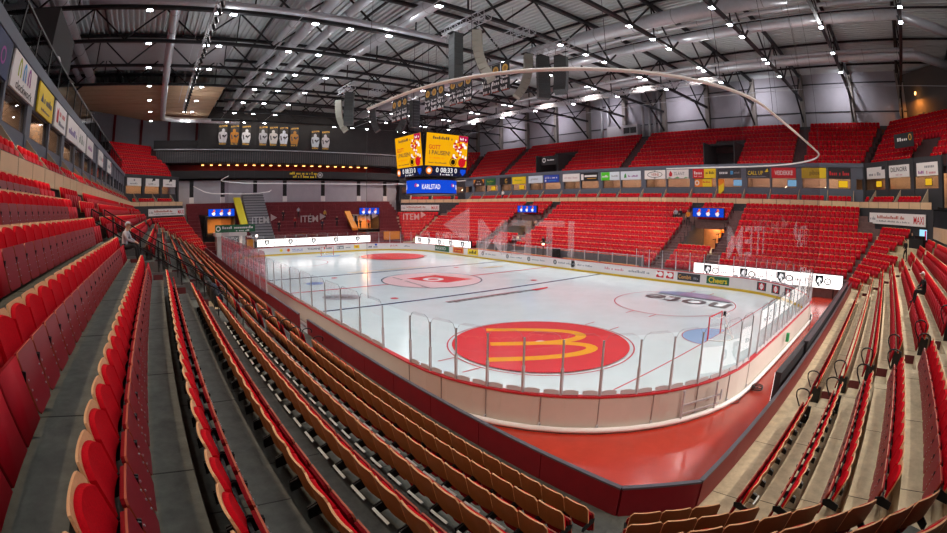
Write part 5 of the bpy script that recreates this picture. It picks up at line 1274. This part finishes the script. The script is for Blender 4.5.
# balustrade above the near box row
for i in range(22):
    y = -30+2.4*i; mb = MB(); mb.box(-28.62, -28.55, y-.04, y+.04, 11.8, 13.1); q = tag(mb.build('balustrade_post', BLACK), f'dark post of the balustrade above the near box signs, {orders(i)} along', 'post', 'balustrade posts')
mb = MB(); mb.box(-28.64, -28.54, -32, 28, 13.05, 13.13); tag(mb.build('balustrade_rail', BLACK), 'dark top rail of the balustrade above the near box signs', 'rail')
mb = MB(); mb.box(-28.6, -28.58, -32, 28, 11.85, 13.0); tag(mb.build('balustrade_glass', see_through('smoked_glass', '#74777c', .6), origin=(-28.59, -2, 11.85)), 'smoked glass of the balustrade above the near box signs', 'glass')
c = Vector((-29.0, -12.5, 13.45)); t = thing('wall_clock', 'round white clock on the dark box above the near signs', 'clock', c); F = Face(c, (.35, .94, 0), (0, 0, 1)); mb = MB()
mb.plate([(.36*math.cos(2*PI*i/24), .36*math.sin(2*PI*i/24)) for i in range(24)], c, F.u, F.v, F.n, .08); mb.build('dial', WHITE, t); F.rect(0, .1, .03, .22, BLKP); F.rect(.08, 0, .18, .03, BLKP); F.ring(0, 0, .72, .72, .04, BLKP); F.build(t, 'hands')
mb = MB(); mb.box(-32, -29.3, -13.2, -8.0, 12.6, 16.0); tag(mb.build('control_box', DARKWALL), 'dark box room above the near signs behind the clock', 'cabin')

# ------------------------------------------------------------------ people
def person(lab, loc, yaw, pose, top, legs, hair, cap=None, sc=1.0, name='person'):
    """one skinned body; pose gives joints in a body frame (x right, y forward, z up, metres)"""
    J = dict(pelvis=(0, 0, 0), chest=(0, .03, .34), neck=(0, .06, .52), head=(0, .09, .63), crown=(0, .1, .76))
    if pose == 'sit':
        J.update(pelvis=(0, 0, .47), chest=(0, .06, .8), neck=(0, .12, 1.0), head=(0, .17, 1.1), crown=(0, .19, 1.24))
        for s, n in ((-1, 'l'), (1, 'r')):
            J.update({n+'hip': (s*.1, .05, .46), n+'knee': (s*.14, .46, .5), n+'ank': (s*.13, .5, .09), n+'toe': (s*.14, .68, .04), n+'sho': (s*.19, .08, .95), n+'elb': (s*.24, .2, .7), n+'wri': (s*.1, .4, .62)})
    else:
        J.update(pelvis=(0, 0, .93), chest=(0, .03, 1.27), neck=(0, .04, 1.47), head=(0, .07, 1.58), crown=(0, .08, 1.72))
        for s, n in ((-1, 'l'), (1, 'r')):
            f = .08*s
            J.update({n+'hip': (s*.1, 0, .9), n+'knee': (s*.11, .04+f, .5), n+'ank': (s*.11, f, .09), n+'toe': (s*.12, .17+f, .04), n+'sho': (s*.2, .02, 1.42), n+'elb': (s*.25, .02, 1.14), n+'wri': (s*.22, .2, 1.0)})
    E_ = [('pelvis', 'chest'), ('chest', 'neck'), ('neck', 'head'), ('head', 'crown')]
    R = dict(pelvis=.15, chest=.165, neck=.06, head=.095, crown=.07)
    for s, n in ((-1, 'l'), (1, 'r')):
        E_ += [('pelvis', n+'hip'), (n+'hip', n+'knee'), (n+'knee', n+'ank'), (n+'ank', n+'toe'), ('chest', n+'sho'), (n+'sho', n+'elb'), (n+'elb', n+'wri')]
        R.update({n+'hip': .095, n+'knee': .062, n+'ank': .045, n+'toe': .04, n+'sho': .07, n+'elb': .048, n+'wri': .03})
        w = Vector(J[n+'wri']); e = Vector(J[n+'elb']); d = (w-e).normalized(); side = Vector((1, 0, 0)); side = (side-d*side.dot(d)).normalized()
        J[n+'palm'] = tuple(w+d*.07); R[n+'palm'] = .026; E_.append((n+'wri', n+'palm'))
        for k, (o, l) in enumerate(((-.03, .07), (-.01, .085), (.01, .08), (.03, .062))):
            a = w+d*.075+side*o; J[f'{n}f{k}'] = tuple(a+d*l*.55); J[f'{n}g{k}'] = tuple(a+d*l-Vector((0, 0, .02))); R[f'{n}f{k}'] = .009; R[f'{n}g{k}'] = .007; E_ += [(n+'palm', f'{n}f{k}'), (f'{n}f{k}', f'{n}g{k}')]
        th = w+d*.03-side*s*.045; J[n+'th'] = tuple(th); R[n+'th'] = .01; E_.append((n+'wri', n+'th'))
    J['nose'] = tuple(Vector(J['head'])+Vector((0, .115, .0))); R['nose'] = .018; E_.append(('head', 'nose'))
    ids = {k: i for i, k in enumerate(J)}
    me = bpy.data.meshes.new('person'); me.from_pydata([J[k] for k in J], [(ids[a], ids[b]) for a, b in E_], [])
    o = bpy.data.objects.new('tmp_person', me); COL.objects.link(o)
    md = o.modifiers.new('Skin', 'SKIN'); md.use_smooth_shade = True
    for i, k in enumerate(J):
        sv = me.skin_vertices[0].data[i]; r_ = R[k]; sv.radius = (r_, r_*(.75 if k in ('pelvis', 'chest') else 1)); sv.use_root = (k == 'pelvis')
    sd = o.modifiers.new('Sub', 'SUBSURF'); sd.levels = 1; sd.render_levels = 1
    dg = bpy.context.evaluated_depsgraph_get(); nm = bpy.data.meshes.new_from_object(o.evaluated_get(dg)); bpy.data.objects.remove(o)
    nm.name = 'person'; nm.materials.clear()
    for m in (SKIN, top, legs, BLACKMATTE): nm.materials.append(m)
    segs = [(Vector(J[a]), Vector(J[b]), a, b) for a, b in E_]
    for p in nm.polygons:
        c = p.center; best = None
        for a, b, na, nb in segs:
            d = b-a; t = max(0, min(1, (c-a).dot(d)/max(d.length_squared, 1e-9))); q = (a+d*t-c).length
            if best is None or q < best[0]: best = (q, na, nb)
        na, nb = best[1:]
        if nb in ('head', 'crown', 'nose') or nb[1:] in ('palm', 'th') or nb[1:2] in ('f', 'g') and nb[-1].isdigit(): mi = 0
        elif nb[1:] in ('knee', 'ank', 'hip'): mi = 2
        elif nb[1:] == 'toe': mi = 3
        else: mi = 1
        p.material_index = mi; p.use_smooth = True
    r = thing(name, lab, 'person', loc); r.rotation_euler = (0, 0, yaw); r.scale = (sc,)*3
    b = bpy.data.objects.new('body', nm); COL.objects.link(b); b.parent = r
    # hair or cap, eyes and mouth
    h = Vector(J['head']); cr = Vector(J['crown'])
    import bmesh
    bm = bmesh.new(); bmesh.ops.create_uvsphere(bm, u_segments=14, v_segments=8, radius=.112); 
    for v in bm.verts: v.co.z *= 1.02
    bmesh.ops.delete(bm, geom=[v for v in bm.verts if v.co.z < -.02-(.05 if v.co.y < 0 else -.04)], context='VERTS')
    if cap:
        q = bmesh.ops.create_circle(bm, cap_ends=True, radius=.09, segments=12); 
        for v in q['verts']: v.co = Vector((v.co.x, v.co.y*.9+.11, .025))
    m2 = bpy.data.meshes.new('hair'); bm.to_mesh(m2); bm.free(); m2.materials.append(cap or hair)
    ho = bpy.data.objects.new('cap' if cap else 'hair', m2); COL.objects.link(ho); ho.parent = r; ho.location = h+(cr-h)*.42-Vector((0, .015, 0))
    mb = MB()
    for s in (-1, 1): mb.obox(h+Vector((s*.035, .094, .03)), (.012, 0, 0), (0, .006, 0), (0, 0, .007))
    mb.obox(h+Vector((0, .09, -.045)), (.022, 0, 0), (0, .006, 0), (0, 0, .005))
    fo = mb.build('face_features', BLACKMATTE, r, origin=(0, 0, 0)); fo.location = (0, 0, 0)
    return r
HAIRB = M('hair_brown', '#3a281e', .8); HAIRG = M('hair_grey', '#8a8580', .8)
person('person in dark clothes with a white cap sitting alone in the end stand', (-2.4, -37.08, TR[5]-.02), 0.25, 'sit', CLOTH_DK, CLOTH_DK, HAIRB, WHITE)
person('person in a pale grey hooded top sitting beside the long stand railing', (-24.3, -19.0, TR[8]+.06), -PI/2-.2, 'sit', CLOTH_LT, CLOTH_DK, HAIRG, CLOTH_LT)
person('person in black standing beside the black crew table in the corner', (17.5, -37.05, TR[5]), .6, 'stand', CLOTH_DK, CLOTH_DK, HAIRB, name='person')
person('person in black standing behind the black crew table in the corner', (20.9, -37.9, TR[6]), .9, 'stand', CLOTH_DK, DENIM, HAIRB)
person('person in black sitting mid-way up the opposite stand', P('R', 4.4, DK(2)-.25)+(TR[2],), PI/2, 'sit', CLOTH_DK, CLOTH_DK, HAIRB)
person('person in dark red sitting next to the one in black, opposite stand', P('R', 3.7, DK(2)-.25)+(TR[2],), PI/2, 'sit', CLOTH_RED, CLOTH_DK, HAIRB)
person('person in a pale top sitting high in the opposite stand left of a passage', P('R', -10.6, DK(9)-.25)+(TR[9],), PI/2, 'sit', CLOTH_LT, CLOTH_DK, HAIRB)
person('person in black sitting high in the opposite stand beside the pale top', P('R', -11.2, DK(9)-.25)+(TR[9],), PI/2, 'sit', CLOTH_DK, CLOTH_DK, HAIRB)
person('person in orange on the steps left of the nearer passage', P('R', -12.5, DK(8)-.2)+(TR[8],), PI/2, 'stand', ORANGE, CLOTH_DK, HAIRB)
person('person in dark clothes standing in the lit far passage on its left side', (10.0, 36.6, 3.0), PI, 'stand', CLOTH_DK, CLOTH_DK, HAIRB)
person('person in an orange vest standing in the lit far passage', (11.6, 36.8, 3.0), PI, 'stand', M('hi_vis', '#e0501c', .8), CLOTH_DK, HAIRB)
person('person in white standing on the balcony of the far box row', (27.95, 21.6, 7.6), PI/2, 'stand', WHITE, CLOTH_DK, HAIRB)
r = random.Random(4); tops = [CLOTH_DK, CLOTH_DK, CLOTH_RED, CLOTH_LT, CLOTH_DK, DENIM, M('cloth_mustard', '#b08a30', .9), CLOTH_DK]
for i in range(8):
    k = 4+(i*3) % 5; x = -4.2+1.45*i; person(f'person standing on the far terrace, {orders(i)} from the grey stair, {["in black", "in charcoal", "in dark red", "in pale grey", "in a black coat", "in blue", "in mustard", "in dark clothes"][i]}', (x, 32.2+.9*k+.4, .9+.52*k), PI, 'stand', tops[i], CLOTH_DK, HAIRB)
# crew table, screen and dark coats
t = thing('crew_table', 'black cloth-covered crew table among the corner seats', 'table', (19.3, -38.5, TR[6])); z = TR[6]
mb = MB(); mb.obox((19.3, -38.5, z+.62), Vector((1, .8, 0))*.8, Vector((-.6, .8, 0))*.5, (0, 0, .62)); mb.build('cloth', BLACKMATTE, t); mb = MB(); mb.obox((19.3, -38.5, z+1.38), Vector((1, .8, 0))*.5, Vector((-.6, .8, 0))*.2, (0, 0, .14)); mb.build('mixer', BLACK, t)
c = Vector((20.25, -38.95, 5.0)); tt = thing('wall_screen', 'upright lit screen on the corner wall beside the cream parapet', 'screen', c); F = Face(c, (.7, .7, 0), (0, 0, 1)); F = Face(c, Vector((0, 0, 1)).cross(Vector((-.8, .6, 0))), (0, 0, 1))
mb = MB(); mb.obox(c-F.n*.06, F.u*.5, F.v*.8, F.n*.05); mb.build('casing', BLACK, tt); mb = MB(); mb.obox(c, F.u*.45, F.v*.74, F.n*.008); mb.build('screen', TVB, tt); F.c = c+F.n*.009; F.rect(.3, .2, .2, .9, LEDPINK); F.rect(-.1, -.3, .5, .3, LEDWH); F.build(tt, 'picture')
def coat(x, y, z, yaw, lab, m):
    c_, s_ = math.cos(yaw), math.sin(yaw); mb = MB(); rings = []; n = 12
    prof = ((.0, .34, .2), (.18, .36, .24), (.4, .3, .2), (.6, .24, .15), (.72, .12, .1))
    vs = []
    for i, (h, a, b) in enumerate(prof):
        for k in range(n):
            q = 2*PI*k/n; w = 1+.14*math.sin(3*q+i*1.7); px_, py_ = a*w*math.cos(q), b*w*math.sin(q)+.05*i; vs.append((x+c_*px_-s_*py_, y+s_*px_+c_*py_, z+h))
    mb.add(vs, [(i*n+k, i*n+(k+1) % n, (i+1)*n+(k+1) % n, (i+1)*n+k) for i in range(4) for k in range(n)]+[tuple(range(4*n, 5*n)), tuple(range(n))[::-1]])
    tag(mb.build('dark_coat', m, smooth=True), lab, 'coat')
coat(-20.75, -16.1, TR[3]+.42, PI/2, 'black coat heaped over a seat back beside the long stand steps', CLOTH_DK); coat(-20.6, -15.0, TR[3]+.42, PI/2, 'dark blue coat heaped behind the black one beside the long stand steps', DENIM)
coat(-20.7, -14.1, TR[3]+.4, PI/2, 'black bag heaped at the far end of the coats by the long stand steps', BLACKMATTE)
# small things on the near end path
t = thing('stand_sign', 'small dark sign on a thin pole on the red path behind the near boards', 'stand', (2.6, -30.9, 0)); mb = MB(); mb.box(2.45, 2.75, -30.93, -30.87, 1.05, 1.3); mb.build('plate', DKGREY, t); mb = MB(); mb.tube([(2.6, -30.9, .02), (2.6, -30.9, 1.06)], .015, 6); mb.box(2.45, 2.75, -31.0, -30.8, 0, .03); mb.build('pole', BLACK, t)
mb = MB()
pts = [(-6.2+.22*math.cos(a), -30.55+.22*math.sin(a), .03+.004*i) for i, a in enumerate([PI/8*i for i in range(42)])]
mb.tube(pts, .022, 6); tag(mb.build('coiled_hose', BLACK, smooth=True), 'small coil of black hose lying on the red floor by the near boards', 'hose')
mb = MB(); mb.tube([(-8.6, -29.7, .02), (-7.8, -30.35, .02), (-6.9, -30.2, .02), (-6.5, -30.35, .03), (-6.35, -30.45, .03)], .014, 5); tag(mb.build('floor_cable', BLACK, smooth=True), 'thin black cable snaking over the red floor beside the near boards', 'cable')
mb = MB(); mb.box(-.75, -.55, -30.4, -30.25, .55, .95); tag(mb.build('green_box', M('box_green', '#2c9a5a', .5)), 'small green box on the outside of the near end boards', 'box')
# white advert flags behind the glass near the goal: pale cloth boards standing on the outside
# ------------------------------------------------------------------ added fill lights, camera
for x, y, p in ((32, -5, 30), (32, 15, 30), (32, 32, 25), (-33, -15, 60), (-33, 10, 60), (-28, 34, 120), (0, 38, 200), (14, 40, 90), (30, -38, 15)):
    lamp('house_light', (x, y, 19.5), p*HL, 1.2, '#ffe8d8')  # added ambient fill over the stands, no fixtures behind it
for x, y, tx, ty, p in ((4, -41.0, -7, -28, 420), (-14, -41.0, -12, -26, 160), (16, -41.0, 6, -30, 260)):
    d = Vector((tx-x, ty-y, -11)); lamp('end_wall_flood', (x, y, 11.6), p, .8, '#fff0e2', rot=d.to_track_quat('-Z', 'Y').to_euler(), spread=math.radians(75))  # added fill from behind the camera, brightens the outer faces of the boards
for y, p in ((-29, 150), (-20, 220), (-10, 220), (0, 150)):
    lamp('balcony_light', (-28.2, y, 12.3), p, .5, '#ffe2c4', rot=Vector((9, 0, -8)).to_track_quat('-Z', 'Y').to_euler(), spread=math.radians(110))  # added fill along the near boxes, brightens the brown seat backs
for y in (-30, -18, -6, 6, 18, 30):
    lamp('wall_washer', (33.5, y, 22.6), 110, .5, '#f4f0f8', rot=Vector((4.5, 0, -2.2)).to_track_quat('-Z', 'Y').to_euler(), spread=math.radians(110))  # added fill aimed at the upper right wall to brighten it
lamp('corner_wall_lamp', (35.6, -40.2, 20.2), 160, .4, '#ff9a40')
t = thing('wall_lamp', 'orange glowing wall lamp high in the near right corner', 'lamp', (35.8, -40.4, 20.6)); mb = MB(); mb.box(35.3, 36.3, -40.5, -40.3, 20.6, 20.75); mb.build('shade', WARM, t)
mb = MB(); mb.obox((32.2, -45.0, 17.0), (6.0, 6.0, 0), (.07, -.07, 0), (0, 0, 6.5)); struct(mb, 'wall_corner_upper', M('corner_wall', '#5f5a58', .8))
for i, (x, y, z) in enumerate(((33.0, -14.6, 14.1), (33.0, 12.9, 14.1))):
    t = thing('exit_sign', 'small green exit sign in the '+('nearer' if i == 0 else 'farther')+' upper doorway of the opposite stand', 'exit sign', (x, y, z), 'upper exit signs'); mb = MB(); mb.box(x-.05, x, y-.4, y+.4, z-.18, z+.18); mb.build('casing', BLACK, t); mb = MB(); mb.box(x-.06, x-.05, y-.35, y+.35, z-.14, z+.14); mb.build('lit_face', LEDG, t)
sign('hanging_sign', 'black board with a round white emblem over the farther upper doorway', 'sign', (29.6, 13.2, 13.6), (0, -1, 0), 3.4, 1.3, BLKP, [('g', -.9, .1, .7, .7, .14, WHITE), ('s', 3, 6, .5, .1, 1.4, .2, WHITE)])
q = Vector((1, -1, 0))*R2*(62*R2)+Vector((R2, R2, 0))*-9.0
sign('hanging_sign', 'black board with a pale emblem over the corner upper doorway', 'sign', (q.x, q.y, 13.6), (R2*-1, -R2, 0) if False else Vector((0, 0, 1)).cross(Vector((-R2, R2, 0))), 3.0, 1.3, BLKP, [('s', 5, 5, -.2, .1, 1.6, .3, WHITE), ('g', 1.0, .2, .5, .6, .1, GOLD)])
for i, y in enumerate((8.6, 7.4, .9, -.2, -1.1, -1.9)):
    mb = MB(); mb.tube([(37.3, y, 17.0), (37.3, y, 23.8)], .22, 10); tag(mb.build('riser_pipe', ALU_DK, smooth=True), f'upright grey wall pipe above the opposite upper tier, {orders(i)} from the score display', 'pipe', 'riser pipes')
t = thing('press_cabin', 'pale cabin with two dark windows at the top of the opposite upper tier', 'cabin', (36.9, 2.6, 17.0)); mb = MB(); mb.box(36.4, 37.4, 1.4, 7.0, 17.3, 19.0); mb.build('walls', M('cabin_white', '#c9c8cc', .6), t)
for y0, y1 in ((1.6, 2.7), (2.8, 3.9)): mb = MB(); mb.box(36.36, 36.4, y0, y1, 17.7, 18.6); mb.build('window', BLACK, t)
w = bpy.data.worlds.new('World'); SC.world = w; w.use_nodes = True
w.node_tree.nodes['Background'].inputs[0].default_value = (.6, .65, .75, 1); w.node_tree.nodes['Background'].inputs[1].default_value = .05
cam = bpy.data.cameras.new('camera'); co = bpy.data.objects.new('camera', cam); COL.objects.link(co); SC.camera = co
cam.type = 'PANO'; cam.panorama_type = 'FISHEYE_EQUISOLID'; cam.fisheye_fov = PI; cam.sensor_width = 36; cam.sensor_height = 24; cam.sensor_fit = 'HORIZONTAL'
cam.fisheye_lens = FPX*36/947; cam.shift_x = (473.5-CXP)/947; cam.shift_y = -(266.5-CYP)/533
cam.clip_start = .05; cam.clip_end = 400
f = Vector((math.sin(YAW)*math.cos(PITCH), math.cos(YAW)*math.cos(PITCH), math.sin(PITCH)))
r0 = Vector((math.cos(YAW), -math.sin(YAW), 0)); u0 = r0.cross(f); ro = math.radians(.075)
rx = r0*math.cos(ro)+u0*math.sin(ro); ux = u0*math.cos(ro)-r0*math.sin(ro)
co.matrix_world = Matrix(((rx.x, ux.x, -f.x, CAM[0]), (rx.y, ux.y, -f.y, CAM[1]), (rx.z, ux.z, -f.z, CAM[2]), (0, 0, 0, 1)))
SC.view_settings.view_transform = 'Standard'; SC.view_settings.look = 'None'; SC.view_settings.gamma = 1; SC.view_settings.use_curve_mapping = False
SC.view_settings.exposure = EXPO
if hasattr(SC, 'cycles'):
    SC.cycles.max_bounces = 6; SC.cycles.diffuse_bounces = 4; SC.cycles.glossy_bounces = 3; SC.cycles.transmission_bounces = 4; SC.cycles.transparent_max_bounces = 24
    SC.cycles.use_denoising = True; SC.cycles.sample_clamp_indirect = 6; SC.cycles.caustics_reflective = False; SC.cycles.caustics_refractive = False
for o in list(SC.objects):
    if '_o' in o.keys(): del o['_o']
